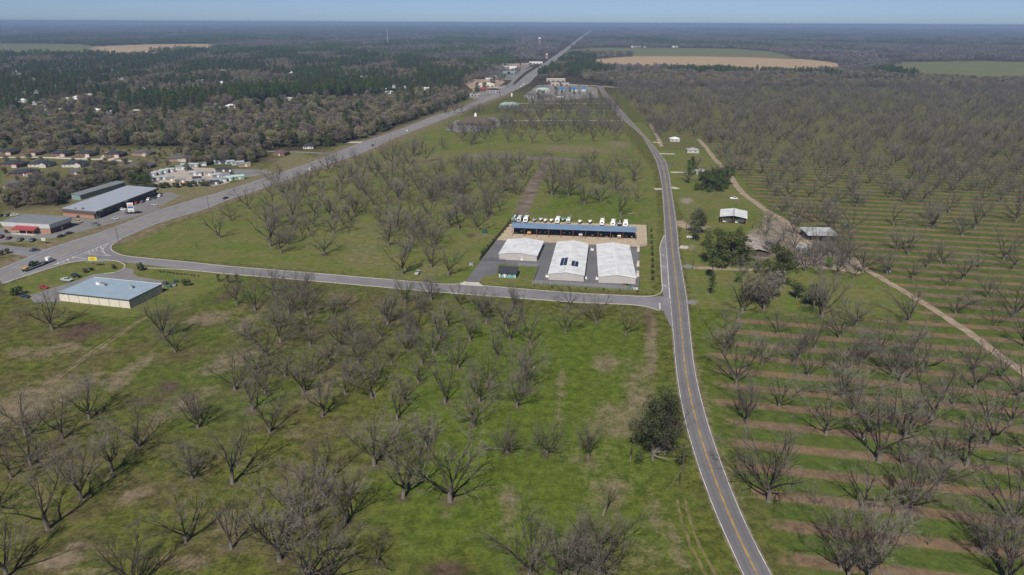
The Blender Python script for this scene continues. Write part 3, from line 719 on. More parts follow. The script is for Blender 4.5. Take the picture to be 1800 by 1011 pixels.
def wild_oak(seed, H, R, n, s_, lobes):
    rng = random.Random(seed); tb = TB(); C = []
    grow(tb, rng, Vector((0, 0, -.2)), Vector((.1, 0, 1)), H*.55, .35, .1, .05, 5, 6, tip=.4)
    for i in range(lobes):
        a = rng.uniform(0, 6.28); f = rng.random()**.6; zc = rng.random()
        c = Vector((math.cos(a)*f*R*1.05*(1-.45*zc*zc), math.sin(a)*f*R*.9*(1-.45*zc*zc), 1.2+(H-1.2)*(.06+.86*zc))); r = R*rng.uniform(.14, .34); C.append((c, r, r**2))
        st = Vector((0, 0, max(1.0, c.z*.5))); tb.tube([st, st.lerp(c, .6)+rvec(rng)*.4, c], [.14, .08, .03], 3)
    for i in range(n):
        c, r, _ = rng.choices(C, [q[2] for q in C])[0]; v = rvec(rng); p = c+Vector((v.x, v.y, v.z*.8))*r*rng.uniform(.5, 1.08)
        nr = (v+Vector((0, 0, .4))+rvec(rng)*.55).normalized(); a = nr.cross(rvec(rng)).normalized(); b = nr.cross(a); q = s_*rng.uniform(.6, 1.4); k = len(tb.tv)
        tb.tv += [tuple(p-a*q*.5), tuple(p+b*q*.35), tuple(p+a*q*.6), tuple(p-b*q*.35)]; tb.tf.append((k, k+1, k+2, k+3))
    for i in range(500):
        c, r, _ = rng.choice(C); v = rvec(rng); tb.blade(c+v*r*.6, c+v*(r+rng.uniform(.3, 1.3)), .05, rng)
    return tb
leaf_mat('roadside_leaf', (.026,.032,.014), (.062,.066,.032), .1)  # dark olive foliage of the roadside evergreens
ROADOAK = [Variant(wild_oak(700+i, 13, 6.0, 8000, .30, 46), BARK, _MC['roadside_leaf']) for i in range(2)]
OAK = [Variant(wild_oak(710+i, 11+i, 5.2+.4*i, 4200, .38, 34), BARK, OAKLEAF) for i in range(3)]
JUN = [Variant(leafy_tree(650, H=4.6, R=1.1, z0=.1, n=500, s=.4, lobes=12, trunk_r=.1), BARK, OAKLEAF)]
SHRUB = [Variant(leafy_tree(660+i, H=2.2, R=1.4, z0=.1, n=300, s=.4, lobes=8, trunk_r=.08), BARK, (DULL, OAKLEAF)[i]) for i in range(2)]
# ---- traced pecan trees: trunk bases in the photograph (x, y, size)
LOWER = [(92,580,1.2),(33,560,.7),(288,594,1.15),(308,619,.8),(55,818,1.25),(46,767,1.2),(110,772,1.1),(143,877,1.15),(197,830,1),(243,786,1.1),(84,930,1.2),(327,953,.9),(157,736,1.1),(468,628,1.15),(493,603,1.2),(538,557,1.2),(546,607,.75),(501,662,.85),(413,686,1),(578,636,.8),(613,589,.85),(613,664,.9),(444,721,1.05),(533,692,.95),(567,732,.95),(348,752,.95),(474,760,1),(338,842,.95),(409,850,1.15),(557,863,1.15),(528,920,1.2),(607,922,1.15),(407,965,1.05),(492,985,1.3),(541,1018,1.2),(575,1026,1),(712,536,1),(682,570,1),(743,551,.9),(786,572,1),(719,595,.8),(651,613,.75),(826,599,.95),(761,620,.95),(872,626,1),(890,577,.9),(901,538,.9),(807,536,.8),(758,528,1.05),(689,641,.8),(805,648,.9),(735,673,.85),(856,678,1),(653,699,1),(782,709,1),(921,656,1),(909,716,.95),(698,737,.9),(658,818,1.2),(749,785,.9),(832,749,.95),(891,796,.85),(709,875,1.1),(791,881,1.3),(663,989,.75),(930,1008,1.1),(999,543,.9),(1048,567,.95),(994,585,.85),(1100,589,.85),(933,607,.95),(961,800,.9),(1034,806,.9),(416,536,1),(484,520,1.05),(528,524,1.1),(606,544,.9),(588,559,.7),(680,568,.9),(1029,992,1.2),(1010,1018,1.1),(1052,1012,1.2),(985,1025,1),(20,840,.9),(-15,790,1.1),(-20,900,1.1),(12,1015,.9),(232,1040,1)]
UPPER = [(386,418,.95),(406,388,.9),(436,368,1),(490,332,1.15),(475,433,1.2),(494,445,1),(487,399,1),(515,384,1.2),(552,399,1.1),(570,448,1.2),(581,385,1.1),(601,396,1),(614,388,1),(624,381,1.1),(578,304,1.1),(669,397,.9),(683,335,1.1),(722,382,.9),(755,383,1.05),(772,405,1),(806,403,1.1),(841,405,.95),(855,384,1.1),(718,420,.85),(739,420,1),(698,406,1.1),(707,482,1.1),(683,432,1.1),(760,444,1.1),(788,485,1.05),(758,470,.9),(797,361,1.05),(737,339,1.05),(879,349,.9),(662,313,.9),(804,297,.8),(829,306,1),(886,336,1),(853,344,1.05),(772,306,.9),(815,354,1.1),(559,315,.9),(628,295,1.1),(594,296,1),(779,263,1),(812,249,1),(750,286,1.15),(711,307,1.1),(770,312,.9),(739,329,1),(631,324,1.1),(690,292,1.1),(700,280,1.1),(716,288,1.05),(728,275,1.1),(742,268,1),(690,272,1),(675,283,1.05),(650,300,1),(828,254,1.05),(853,251,1.1),(859,242,1.05),(893,251,1.1),(916,249,.8),(935,253,.85),(961,241,1),(978,254,1),(1000,249,1),(1021,239,1),(1042,250,1),(1060,242,1.05),(1083,249,.95),(985,227,1),(932,227,1),(944,235,1),(1036,297,1.1),(1090,297,1.05),(1115,317,1.1),(970,344,1.15),(999,344,1.1),(1027,359,1.05),(1056,353,1.1),(1091,381,1.3),(1121,354,.9),(825,303,.9),(851,295,.9),(862,290,.95),(886,293,.8),(911,293,1),(924,317,1.1),(928,305,1.1),(910,343,1.1),(887,335,.95),(868,311,1),(895,313,1),(842,321,1.05),(800,344,1.1),(1062,320,1.1),(1080,335,1.1),(985,312,1.1),(1010,318,1),(972,322,1.1),(640,345,1.1),(655,360,1),(700,352,1.05),(720,345,1),(760,350,1),(775,335,1),(540,345,1),(520,352,1.05),(560,362,1.05),(595,352,1.1),(610,362,1),(640,375,.9),(470,398,1.1),(480,372,1.05),(530,330,.9)]
RIGHT = [(1305,549,1.25),(1343,546,1.2),(1445,556,1.3),(1273,558,.7),(1294,677,1.25),(1366,587,.8),(1404,571,.6),(1457,576,.7),(1475,596,1),(1376,611,.65),(1432,613,1),(1273,623,1.05),(1395,637,.7),(1485,658,1.1),(1505,572,1.1),(1598,564,1.15),(1664,503,.7),(1708,538,.9),(1735,524,.9),(1679,552,.85),(1781,558,1.3),(1701,571,.55),(1749,574,.7),(1647,568,.55),(1692,493,1),(1567,582,.55),(1546,622,.95),(1595,633,1),(1569,656,.9),(1624,658,1.1),(1712,656,1.05),(1512,640,1),(1313,747,1.15),(1369,716,1),(1452,764,1.15),(1482,699,1.25),(1500,725,.95),(1518,772,1.1),(1713,684,1),(1675,712,.95),(1637,741,1.15),(1591,772,1.2),(1740,783,1.25),(1775,747,1),(1544,812,1.25),(1659,818,1.1),(1699,820,1.2),(1622,815,1),(1586,818,.8),(1583,672,1.15),(1761,663,.8),(1526,741,.95),(1351,881,1.3),(1434,888,.65),(1515,895,1.1),(1478,1000,1.05),(1491,1014,1.05),(1528,1020,1.3),(1597,903,1.3),(1650,858,1),(1779,921,1.15),(1729,969,1.05),(1632,959,.55),(1770,1022,1.2),(1516,479,1.15),(1558,482,.9),(1603,490,1.05),(1597,447,1.15),(1575,439,1.05),(1640,401,1.2),(1691,414,1.1),(1764,457,1.1),(1654,463,1),(1630,471,1.1),(1786,390,1.2),(1668,375,1.1),(1570,396,1.15),(1506,364,1.1),(1494,411,1.15),(1634,386,1.05),(1713,403,1.2),(1718,476,1),(1781,473,1.1),(1489,454,1.1),(1405,628,.9),(1340,640,.9),(1420,660,.8),(1790,700,1.1),(1810,800,1.1),(1825,880,1.1),(1850,980,1.1),(1800,610,1)]
cand = []
for zone, lst in (('lower', LOWER), ('upper', UPPER), ('right', RIGHT)):
    for x, y, s in lst:
        g_ = G(x, y); cand.append([zone, g_.x, g_.y, (s*1.12 if zone == 'upper' else s)+max(0, s-1.05)*(.9 if zone == 'right' else .45)])
_rf = random.Random(4)
for zone, poly, n_, sep in (('upper', [(640,300),(900,288),(925,330),(860,390),(800,415),(770,455),(690,440),(640,380)], 70, 8.5), ('upper', [(470,335),(630,300),(640,400),(480,440)], 26, 9), ('upper', [(950,300),(1115,300),(1120,350),(960,345)], 14, 10), ('lower', [(430,545),(930,545),(935,720),(800,730),(640,720),(420,690)], 60, 9.5)):
    gp = [G(*p) for p in poly]; xs, ys = [p[0] for p in poly], [p[1] for p in poly]
    for _ in range(n_*3):
        px, py = _rf.uniform(min(xs), max(xs)), _rf.uniform(min(ys), max(ys))
        if n_ <= 0: break
        if not inside(px, py, poly): continue
        g_ = G(px, py)
        if min(math.hypot(c[1]-g_.x, c[2]-g_.y) for c in cand) < sep: continue
        cand.append([zone, g_.x, g_.y, _rf.uniform(.8, 1.08)]); n_ -= 1
# rows of the striped orchard carry on to the far wood
strip_g = [G(*p) for p in STRIP]
have = np.array([[c[1], c[2]] for c in cand])
lane_g = np.array([[p.x, p.y] for p in densify(GP([(1533,480),(1595,516),(1652,551),(1706,587),(1759,626),(1850,692)]), 4)])
rngO = random.Random(77)
for kk in range(-20, 130):
    for jj in range(-40, 100):
        if rngO.random() > .50: continue
        u_ = jj*12.6+(kk % 2)*6.3+rngO.uniform(-1.6, 1.6); v_ = ROW0+kk*PITCHROW+rngO.uniform(-.9, .9)
        x, y = ROWD.x*u_+ROWN.x*v_, ROWD.y*u_+ROWN.y*v_
        px, py, dp = [float(q) for q in Pn(np.array(x), np.array(y))]
        if dp < 50 or py > 425 or px > 2000 or py < 140: continue
        if not inside(np.array(x), np.array(y), strip_g): continue
        if py > 335 and px > 1470 and px < 1800 and py > 360: continue
        if px < 1420 and py > 300 and px < 1330+(py-300)*.6: continue
        if 1172 < px < 1232 and 240 < py < 290: continue
        if np.min(np.hypot(have[:, 0]-x, have[:, 1]-y)) < 7: continue
        cand.append(['right', x, y, rngO.uniform(.74, 1.1)])
for i in range(420):     # rows north of the far access roads
    x, y = rngO.uniform(780, 1088), rngO.uniform(178, 240)
    if y < 196 and (x < 930): continue
    if x < 880 and 200 < y < 225 or abs(y-212) < 2.5 or y > 236 and x > 870: continue
    g_ = G(x, y)
    if np.min(np.hypot(have[:, 0]-g_.x, have[:, 1]-g_.y)) < 8: continue
    have = np.vstack([have, [g_.x, g_.y]]); cand.append(['north', g_.x, g_.y, rngO.uniform(.8, 1.1)])
for c in cand: c.append(math.hypot(c[1], c[2]))
cand.sort(key=lambda c: c[4])
single, mass = cand[:325], cand[325:]
_co = np.empty(len(ground.data.vertices)*3, np.float32); ground.data.vertices.foreach_get('co', _co); _co = _co.reshape(-1, 3)
_ix = np.where((np.hypot(_co[:, 0], _co[:, 1]) < 720) & (_co[:, 1] > 0))[0]; _q = _co[_ix]; _lw = np.zeros(len(_co), np.float32)
for c in cand:
    if c[4] > 700: continue
    m_ = np.where((np.abs(_q[:, 0]-c[1]) < 6) & (np.abs(_q[:, 1]-c[2]) < 6))[0]
    d_ = np.hypot(_q[m_, 0]-c[1], _q[m_, 1]-c[2]); _lw[_ix[m_]] = np.maximum(_lw[_ix[m_]], np.clip(1.25-d_/(3.6*c[3]), 0, 1))
_a = ground.data.attributes.new('litter', 'FLOAT', 'POINT'); _a.data.foreach_set('value', _lw)
ZN = {'lower': ('below the side street', 'left'), 'upper': ('between highway and side street', 'left'), 'right': ('in the striped orchard', 'road'), 'north': ('in the far field', 'left')}
for zone in ZN:
    grp = [c for c in single if c[0] == zone]
    rows = {}
    for c in grp: rows.setdefault(round((c[1]*ROWN.x+c[2]*ROWN.y-ROW0)/PITCHROW), []).append(c)
    for ri, rk in enumerate(sorted(rows)):
        for ti, c in enumerate(sorted(rows[rk], key=lambda c: c[1])):
            s = c[3]*rngO.uniform(.90, 1.04)
            kind_ = 'big bare' if s > 1.18 else 'small bare' if s < .8 else 'bare'
            small = s < .68
            var = rngO.choice(SAPL) if small else rngO.choice(PECAN)
            if small: s *= 1.5
            lab = '%s tree %s, %s row from bottom, %s from %s' % (kind_, ZN[zone][0], ordinal(ri+1), ordinal(ti+1), ZN[zone][1])
            place_tree(var, 'pecan_tree', (c[1], c[2], 0), rngO.uniform(0, 6.28), (s*rngO.uniform(.93, 1.08), s*rngO.uniform(.94, 1.06)), lab, 'tree', 'bare pecan trees of the orchards')
if mass:
    stuff_of_trees('pecan_orchard', 'grey mass of bare pecan trees filling the far orchard', 'orchard', PECAN, [(c[1], c[2], 0) for c in mass],
               [rngO.uniform(0, 6.28) for c in mass], [c[3]*1.03 for c in mass], [rngO.randrange(len(PECAN)) for c in mass])
# ---- woods
ROADKEEP = [np.array([[p.x, p.y] for p in hline(.5)]), np.array([[p.x, p.y] for p in cline(.5)])]
CLEAR = [[(828,150),(870,132),(905,106),(950,107),(945,125),(905,150),(850,172),(822,172)], [(900,150),(990,136),(1060,146),(1060,175),(880,200)], [(470,262),(560,262),(560,275),(470,275)],
         [(1470,139),(1600,139),(1620,146),(1470,147)]]
clear_g = [[G(*p) for p in c] for c in CLEAR]
def far_ok(x, y, extra=0.0):
    k = np.ones(x.shape, bool)
    for i, R_ in enumerate(ROADKEEP):
        for s in range(0, len(R_)-1):
            if i and s % 4: continue
            ax, ay = R_[s]; e = R_[min(s+(4 if i else 1), len(R_)-1)]
            dx, dy = e[0]-ax, e[1]-ay; t = np.clip(((x-ax)*dx+(y-ay)*dy)/(dx*dx+dy*dy+1e-9), 0, 1)
            k &= np.hypot(x-ax-t*dx, y-ay-t*dy) > (23+extra if i == 0 else 14+extra*.4)
    for c in clear_g: k &= ~inside(x, y, c)
    for f in FIELDS.values(): k &= ~inside(x, y, [G(*p) for p in f])
    return k
rngW = np.random.RandomState(9)
TOWN = [(45,164,1),(62,162,0),(40,178,1),(75,192,0),(125,205,1),(150,207,1),(165,204,1),(195,200,0),(215,206,1),(185,178,0),(212,170,1),(232,145,1),(198,132,0),(350,142,0),(392,146,1),(405,188,1),(450,200,0),(460,196,1),(490,133,1),(512,128,1),(550,128,0),(508,175,0),(752,111,1),(745,114,0),(640,135,1),(613,140,0),(676,155,1),(828,116,1),(820,118,0),(850,113,1),(690,153,0),(750,157,1),(300,150,1),(270,135,0)]
_rt = random.Random(21); TOWN += [(_rt.uniform(5, 800), _rt.uniform(106, 203), _rt.randint(0, 1)) for _ in range(48)]
TOWN = [q for q in TOWN if inside(q[0], q[1]+2, WOODS[3]['poly'])]
town_g = [(G(x, y+2), t) for x, y, t in TOWN]
house_px = [(8,272),(52,273),(104,275),(148,275),(199,276),(248,274),(313,284),(19,294),(68,294),(128,294),(243,297),(40,310),(132,308),(22,332),(490,274),(542,262)]
house_g = [G(*p) for p in house_px]
wp = {'grey': [], 'pine': [], 'leafy': []}
for rg in WOODS:
    gp = [G(*p) for p in rg['poly']]
    xs = [p.x for p in gp]; ys = [p.y for p in gp]; d = rg['d']
    gx, gy = np.meshgrid(np.arange(min(xs), max(xs), d), np.arange(min(ys), max(ys), d))
    x = gx.ravel()+rngW.uniform(-.45, .45, gx.size)*d; y = gy.ravel()+rngW.uniform(-.45, .45, gx.size)*d
    k = inside(x, y, gp) & far_ok(x, y)
    for hg in house_g: k &= ~((np.abs(x-hg.x) < 13) & (y > hg.y-30) & (y < hg.y+12))
    for tg, _ in town_g: k &= ~((np.abs(x-tg.x) < 9) & (y > tg.y-34) & (y < tg.y+9))
    x, y = x[k], y[k]; c = rngW.rand(len(x)); m0, m1, m2 = rg['mix']
    if rg['n'] in ('pines', 'eastwood'):   # pines and hardwoods stand in patches
        f = np.array([mnoise(Vector((a*.009, b*.004, 3.1)))+.35*mnoise(Vector((a*.03, b*.012, 7.7))) for a, b in zip(x, y)])
        if rg['n'] == 'eastwood':
            py_ = Pn(x, y)[1]; f = f+np.clip((139-py_)/9, -1, 1.0)*.55
        o_ = np.argsort(np.argsort(-f))/max(1, len(f)); c = np.where(o_ < m1+.08*(rngW.rand(len(x))-.5), m0+.01, np.where(rngW.rand(len(x)) < m2, .999, 0))
    for a, b, q in zip(x, y, c):
        key = 'grey' if q < m0 else 'pine' if q < m0+m1 else 'leafy'
        wp[key].append((a, b, rg['n']))
def far_lod():
    out = []
    for kind_ in range(2):
        for i in range(3):
            rng = random.Random(900+kind_*10+i); V, F, MI = [], [], []
            for t in range(14):
                cx, cy = rng.uniform(-26, 26), rng.uniform(-26, 26); H = rng.uniform(10, 16) if kind_ else rng.uniform(9, 13); R = rng.uniform(3.5, 6) if kind_ == 0 else rng.uniform(3, 4.5)
                for q in range(60):
                    v = rvec(rng); p = Vector((cx, cy, H*.58))+Vector((v.x*R, v.y*R, v.z*H*.42))*rng.uniform(.6, 1.05); d = rvec(rng); a = d.cross(rvec(rng)).normalized()*rng.uniform(.5, 1.1); b = len(V)
                    V += [tuple(p-a), tuple(p+a), tuple(p+d*rng.uniform(1.4, 2.6))]; F.append((b, b+1, b+2))
            out.append(tb_mesh('far_clump', V, F, (TWIGFAR, NEEDLE)[kind_]))
    return out
TWIGFAR = leaf_mat('twig_far', (.078,.072,.066), (.155,.142,.130), .3)
INDIV = {'grey': 260, 'pine': 220, 'leafy': 150}
VARS = {'grey': GREYW, 'pine': PINE, 'leafy': OAK[:2]+DULLT}
DESC = {'grey': ('wood_tree', 'bare grey brown tree', 'leafless trees of the woods'), 'pine': ('pine_tree', 'tall dark green pine', 'pines of the town'), 'leafy': ('evergreen_tree', 'dark leafy evergreen tree', 'evergreen trees in the woods')}
PLACE = {'wood': 'in the wood behind the houses', 'thicket': 'in the thicket behind the shed lot', 'copse': 'in the copse behind the long shed', 'pines': 'in the wooded town', 'suburb': 'between the suburban houses', 'plantation': 'in the pine plantation', 'eastwood': 'in the wood beyond the orchard'}
PLUR = {'grey': 'bare grey trees', 'pine': 'dark pines', 'leafy': 'leafy evergreens'}
for key, L in wp.items():
    L.sort(key=lambda q: math.hypot(q[0], q[1])); near, rest = L[:INDIV[key]], L[INDIV[key]:]
    byp = {}
    for q in near: byp.setdefault(q[2], []).append(q)
    for pl, qs in byp.items():
        qs.sort(key=lambda q: q[0]/q[1])
        for i, q in enumerate(qs):
            s = rngO.uniform(.8, 1.2)*(.48 if pl == 'suburb' else .72 if pl in ('thicket', 'copse') else 1.1)
            place_tree(rngO.choice(VARS[key]), DESC[key][0], (q[0], q[1], 0), rngO.uniform(0, 6.28), (s, s*rngO.uniform(.9, 1.1)), '%s %s, %s from the left' % (DESC[key][1], PLACE[pl], ordinal(i+1)), 'tree', DESC[key][2])
    if rest:
        n = len(rest)
        stuff_of_trees({'grey': 'bare_wood', 'pine': 'pine_wood', 'leafy': 'evergreen_wood'}[key], 'mass of %s among the distant woods' % PLUR[key], 'wood', VARS[key], [(q[0], q[1], 0) for q in rest],
                       rngW.uniform(0, 6.28, n), rngW.uniform(.75, 1.15, n)*np.where(np.array([q[2] for q in rest]) == 'copse', .65, 1), rngW.randint(0, len(VARS[key]), n))
# ---- far forest to the horizon
FP = []; 
def far_fill(r0, r1, step, sc):
    n = int(rad(106)*(r1*r1-r0*r0)/2/(step*step))
    r = np.sqrt(rngW.uniform(r0*r0, r1*r1, n)); a = rngW.uniform(rad(-53), rad(53), n); x, y = r*np.sin(a), r*np.cos(a)
    k = far_ok(x, y, 24*sc)
    px, py, _ = Pn(x, y)
    for rg in WOODS: k &= ~inside(px, py, rg['poly'])
    k &= ~inside(px, py, STRIP) & ~inside(px, py, MOWN)
    k &= ~((px > 1100) & (py > 150)) & ~((px < 1100) & (py > 150))
    for xx, yy in zip(x[k], y[k]):
        f = mnoise(Vector((xx*.0016, yy*.0009, 1.3)))+.6*mnoise(Vector((xx*.006, yy*.0025, 5.3)))
        qx = 900+FPX*xx/yy
        pine = f+(.12 if qx < 900 else -.30)+rngW.normal(0, .10) > .02
        gap = mnoise(Vector((xx*.0012, yy*.00045, 9.1)))
        if gap > .52 and rngW.rand() < .95: continue
        FP.append((xx, yy, 1 if pine else 0, sc))
far_fill(1250, 2600, 40, 1.0); far_fill(2600, 6000, 60, 1.45); far_fill(6000, 12500, 150, 2.2); far_fill(12500, 25500, 330, 3.4)
LOD = far_lod(); n = len(FP)
_s = np.array([q[3] for q in FP])
stuff_of_trees('far_forest', 'hazy flat forest reaching to the horizon', 'forest', LOD, [(q[0], q[1], 0) for q in FP], rngW.uniform(0, 6.28, n),
               _s*rngW.uniform(.6, 1.3, n)*np.where(_s > 2, .62, 1), [q[2]*3+rngW.randint(3) for q in FP])
# ---- single trees and shrubs that stand out
def one(var, name, px, py, s, label, cat='tree', group=None, sz=None, rz=None):
    g_ = G(px, py); return place_tree(var, name, (g_.x, g_.y, 0), rngO.uniform(0, 6.28) if rz is None else rz, (s, sz or s), label, cat, group)
one(ROADOAK[0], 'evergreen_oak', 1148, 810, 1.35, 'big dark evergreen tree at the left edge of the country road', sz=1.75)
one(ROADOAK[1], 'evergreen_oak', 1164, 775, 1.05, 'second dark evergreen behind the big one at the country road', sz=1.1)
one(PECAN[3], 'bare_tree', 1168, 798, 1.0, 'pale bare tree leaning over the road in front of the dark evergreen')
for i, (x, y, s) in enumerate(((1283,467,1.75),(1256,466,1.5),(1303,463,1.5))): one(OAK[(i+1) % 3], 'evergreen_oak', x, y, s, 'broad dark evergreen tree %s the farm barn, %s of three' % ('beside', ordinal(i+1)), group='evergreens beside the farm barn')
one(OAK[2], 'evergreen_oak', 1367, 506, 1.7, 'broad round evergreen tree below the dirt lane')
one(PINE[0], 'pine_tree', 1250, 493, .9, 'slender pine at the lane near the utility pole', sz=.95)
one(PINE[1], 'pine_tree', 1250, 519, .6, 'small pine with bare trunk on the lawn', sz=.5)
for i, (x, y, s) in enumerate(((1220,424,1.25),(1229,413,1.3),(1224,399,1.2))): one(DULLT[i % 2], 'evergreen_tree', x, y, s, 'green tree in the roadside clump by the farm drive, %s from the bottom' % ordinal(i+1), group='roadside clump by the farm drive', sz=s*1.3)
for i, (x, y, s) in enumerate(((1208,326,.85),(1236,335,1.15),(1262,336,1.2),(1270,331,1.1),(1251,337,.9))): one((PINE[2] if i == 0 else OAK[i % 3]), 'evergreen_tree', x, y, s, 'dark tree hiding the farmhouse, %s from the left' % ordinal(i+1), group='dark trees round the farmhouse', sz=s*1.15)
one(SPRT[0], 'spring_tree', 1458, 470, .85, 'bright green leafing tree by the dirt lane')
one(SPRT[0], 'spring_tree', 1296, 497, .7, 'pale green leafing bush on the lawn')
for i, (x, y, s) in enumerate(((1430,540,1.3),(1400,526,1.0),(1308,532,1.1))): one(DULLT[i % 2], 'evergreen_tree', x, y, s, 'dull green tree among bare trees on the farm lawn, %s from the right' % ordinal(i+1), group='green trees of the farm lawn')
for i, (x, y) in enumerate(((1335,535),(1360,528),(1322,520))): one(GREYW[4+i % 2], 'bare_tree', x, y, .95, 'grey bare tree in the clump on the farm lawn, %s from the bottom' % ordinal(i+1), group='grey clump of the farm lawn')
for i, (x, y, s) in enumerate(((1210,318,.8),(1232,320,.85),(1262,312,1),(1290,300,1),(1316,312,1),(1222,300,.9),(1350,396,.9),(1404,385,1),(1436,392,1),(1478,470,1),(1385,450,.7),(1350,452,.8),(1432,470,1.0),(1455,448,.9))): one(PECAN[i % 12], 'bare_tree', x, y, s, 'bare tree standing around the farmyard, %s in the round' % ordinal(i+1), group='bare trees of the farmyard')
for i, (x, y) in enumerate(((385,496),(402,499),(417,499))): one(JUN[0], 'juniper', x, y, 1+.1*i, 'dark upright juniper below the side street, %s from the left' % ordinal(i+1), 'shrub', 'junipers below the street')
for i, (x, y, s) in enumerate(((245,476,2.1),(327,502,1.9),(199,473,1.2),(32,519,2.2),(148,480,1.3),(160,476,1.1),(150,478,1.0))): one(SHRUB[i % 2], 'shrub', x, y, s, 'dark shrub on the lawn around the pale building, %s of the group' % ordinal(i+1), 'shrub', 'shrubs round the pale building')
for i in range(12): one(SHRUB[0], 'shrub', 282+i*6, 478.5+i*.7, .5, 'low brown hedge plant below the side street, %s from the left' % ordinal(i+1), 'shrub', 'low hedge below the side street', sz=.4)
for i in range(9): one(SHRUB[i % 2], 'shrub', 1147-.2*i, 492-i*10.5, .8, 'narrow shrub in the row between yard and country road, %s from the bottom' % ordinal(i+1), 'shrub', 'shrub row beside the yard', sz=1.3)
for i in range(12): one(SHRUB[1-i % 2], 'shrub', 848+i*4.9, 446-i*5.2, .75, 'dark shrub outside the left yard fence, %s from the bottom' % ordinal(i+1), 'shrub', 'shrubs along the left yard fence', sz=1.1)
for i in range(7): one(SHRUB[0], 'shrub', 940+i*30, 504+i*1.6, .55, 'small round shrub before the front yard fence, %s from the left' % ordinal(i+1), 'shrub', 'shrubs before the front fence', sz=.6)
for i in range(16): one(SHRUB[i % 2], 'shrub', 250+i*8, 331-i*.4+(i % 3), 1.5+.5*(i % 3), 'scrubby bush between strip mall and shed lot, %s from the left' % ordinal(i+1), 'shrub', 'scrub between mall and shed lot')
for i, (x, y, s) in enumerate(((245,322,1.0),(252,328,1.1),(262,322,.9),(330,300,.8))): one(OAK[i % 3], 'evergreen_oak', x, y, s*.8, 'green tree beside the shed lot, %s from the left' % ordinal(i+1), group='green trees beside the shed lot')
for i, (x, y, s) in enumerate(((10,410,1.2),(30,402,1.5),(45,398,1.6),(12,446,1.6),(2,449,1.4))): one(SHRUB[i % 2], 'shrub', x, y, s, 'bush near the brick shop at the left edge, %s in the cluster' % ordinal(i+1), 'shrub', 'bushes near the brick shop')
one(DEAD[0], 'dead_tree', 346, 439, .55, 'small dead snag alone in the mown field by the highway')
one(DEAD[1], 'dead_tree', 1108, 809, .95, 'thin pale dead trunk left of the dark roadside evergreen', sz=.8)
one(DEAD[0], 'dead_tree', 1660, 624, .55, 'broken stump of a tree in the striped orchard')
_d = one(DEAD[1], 'dead_tree', 1060, 905, 1.0, 'dead leaning trunk above the thicket at the bottom'); _d.rotation_euler = (rad(8), rad(30), 1.0)
for i, (x, y, s) in enumerate(((1040,1005,1.5),(1065,990,1.7),(1072,960,1.4),(1020,1010,1.3),(990,1012,1.2))): one(SHRUB[0], 'shrub', x, y, s, 'dull bush in the thicket at the bottom edge, %s of the clump' % ordinal(i+1), 'shrub', 'bushes of the bottom thicket')

for i, (x, y) in enumerate([(rngO.uniform(826, 935), 0) for _ in range(34)]):
    y = 172-(x-826)*.52+rngO.uniform(-9, 2); g_ = G(x, y)
    if not far_ok(np.array([g_.x]), np.array([g_.y])).size: continue
    if np.min(np.hypot(ROADKEEP[0][:, 0]-g_.x, ROADKEEP[0][:, 1]-g_.y)) < 30: continue
    place_tree((GREYW+PINE[:2])[i % 8], 'roadside_tree', (g_.x, g_.y, 0), rngO.uniform(0, 6), (.75, .75), 'tree between the shops left of the far highway, counted %s' % ordinal(i+1), 'tree', 'trees between the far shops')
for i in range(26):
    x, y = rngO.uniform(925, 1045), rngO.uniform(150, 178); g_ = G(x, y)
    if np.min(np.hypot(ROADKEEP[0][:, 0]-g_.x, ROADKEEP[0][:, 1]-g_.y)) < 30: continue
    place_tree((GREYW+PECAN)[i % 12], 'roadside_tree', (g_.x, g_.y, 0), rngO.uniform(0, 6), (.6, .6), 'small bare tree among the shops right of the far highway, number %s' % ordinal(i+1), 'tree', 'trees between the far shops')
for i, (x, y, s) in enumerate(((1240,330,1.1),(1256,326,1.0),(1278,326,1.0),(1215,310,.9))): one((OAK+PINE)[i], 'evergreen_tree', x, y, s, 'tall dark evergreen of the farmstead, %s in the row' % ordinal(i+1), group='tall evergreens of the farmstead', sz=s*1.2 if i < 3 else s)

for i, (x, y) in enumerate(((1345,415),(1362,446),(1376,420),(1398,437),(1402,460),(1425,452),(1440,437),(1462,460),(1478,447),(1492,462),(1372,470),(1415,478),(1440,484),(1470,486),(1500,490),(1335,486),(1306,487),(1465,412),(1480,425),(1395,412))): one(PECAN[(i*5) % 18], 'bare_tree', x, y, .75+.07*(i % 4), 'leafless tree among the farm sheds and lanes, %s in turn' % ordinal(i+1), group='leafless trees among the farm sheds')
# low forested rise on the far left horizon
_r0 = [(-160,33.2,0),(0,34.2,0),(90,36.0,0),(200,38.0,0),(420,39.2,0)]
_hb = MB(); _pts = [(math.tan(math.atan((x-900)/1239/1.0))*22000, h_) for x, h_ in ((-400,100),(-160,95),(0,80),(90,56),(200,26),(420,0))]
for (xa, ha), (xb, hb_) in zip(_pts[:-1], _pts[1:]): _hb.add([(xa,20500,-.5),(xb,20500,-.5),(xb,22000,hb_),(xa,22000,ha),(xa,24500,-.5),(xb,24500,-.5)], [(0,1,2,3),(3,2,5,4)])
_h = _hb.build('hills', M('hill_wood', (.06,.058,.045), .95, .3, .002)); _h['kind'] = 'structure'
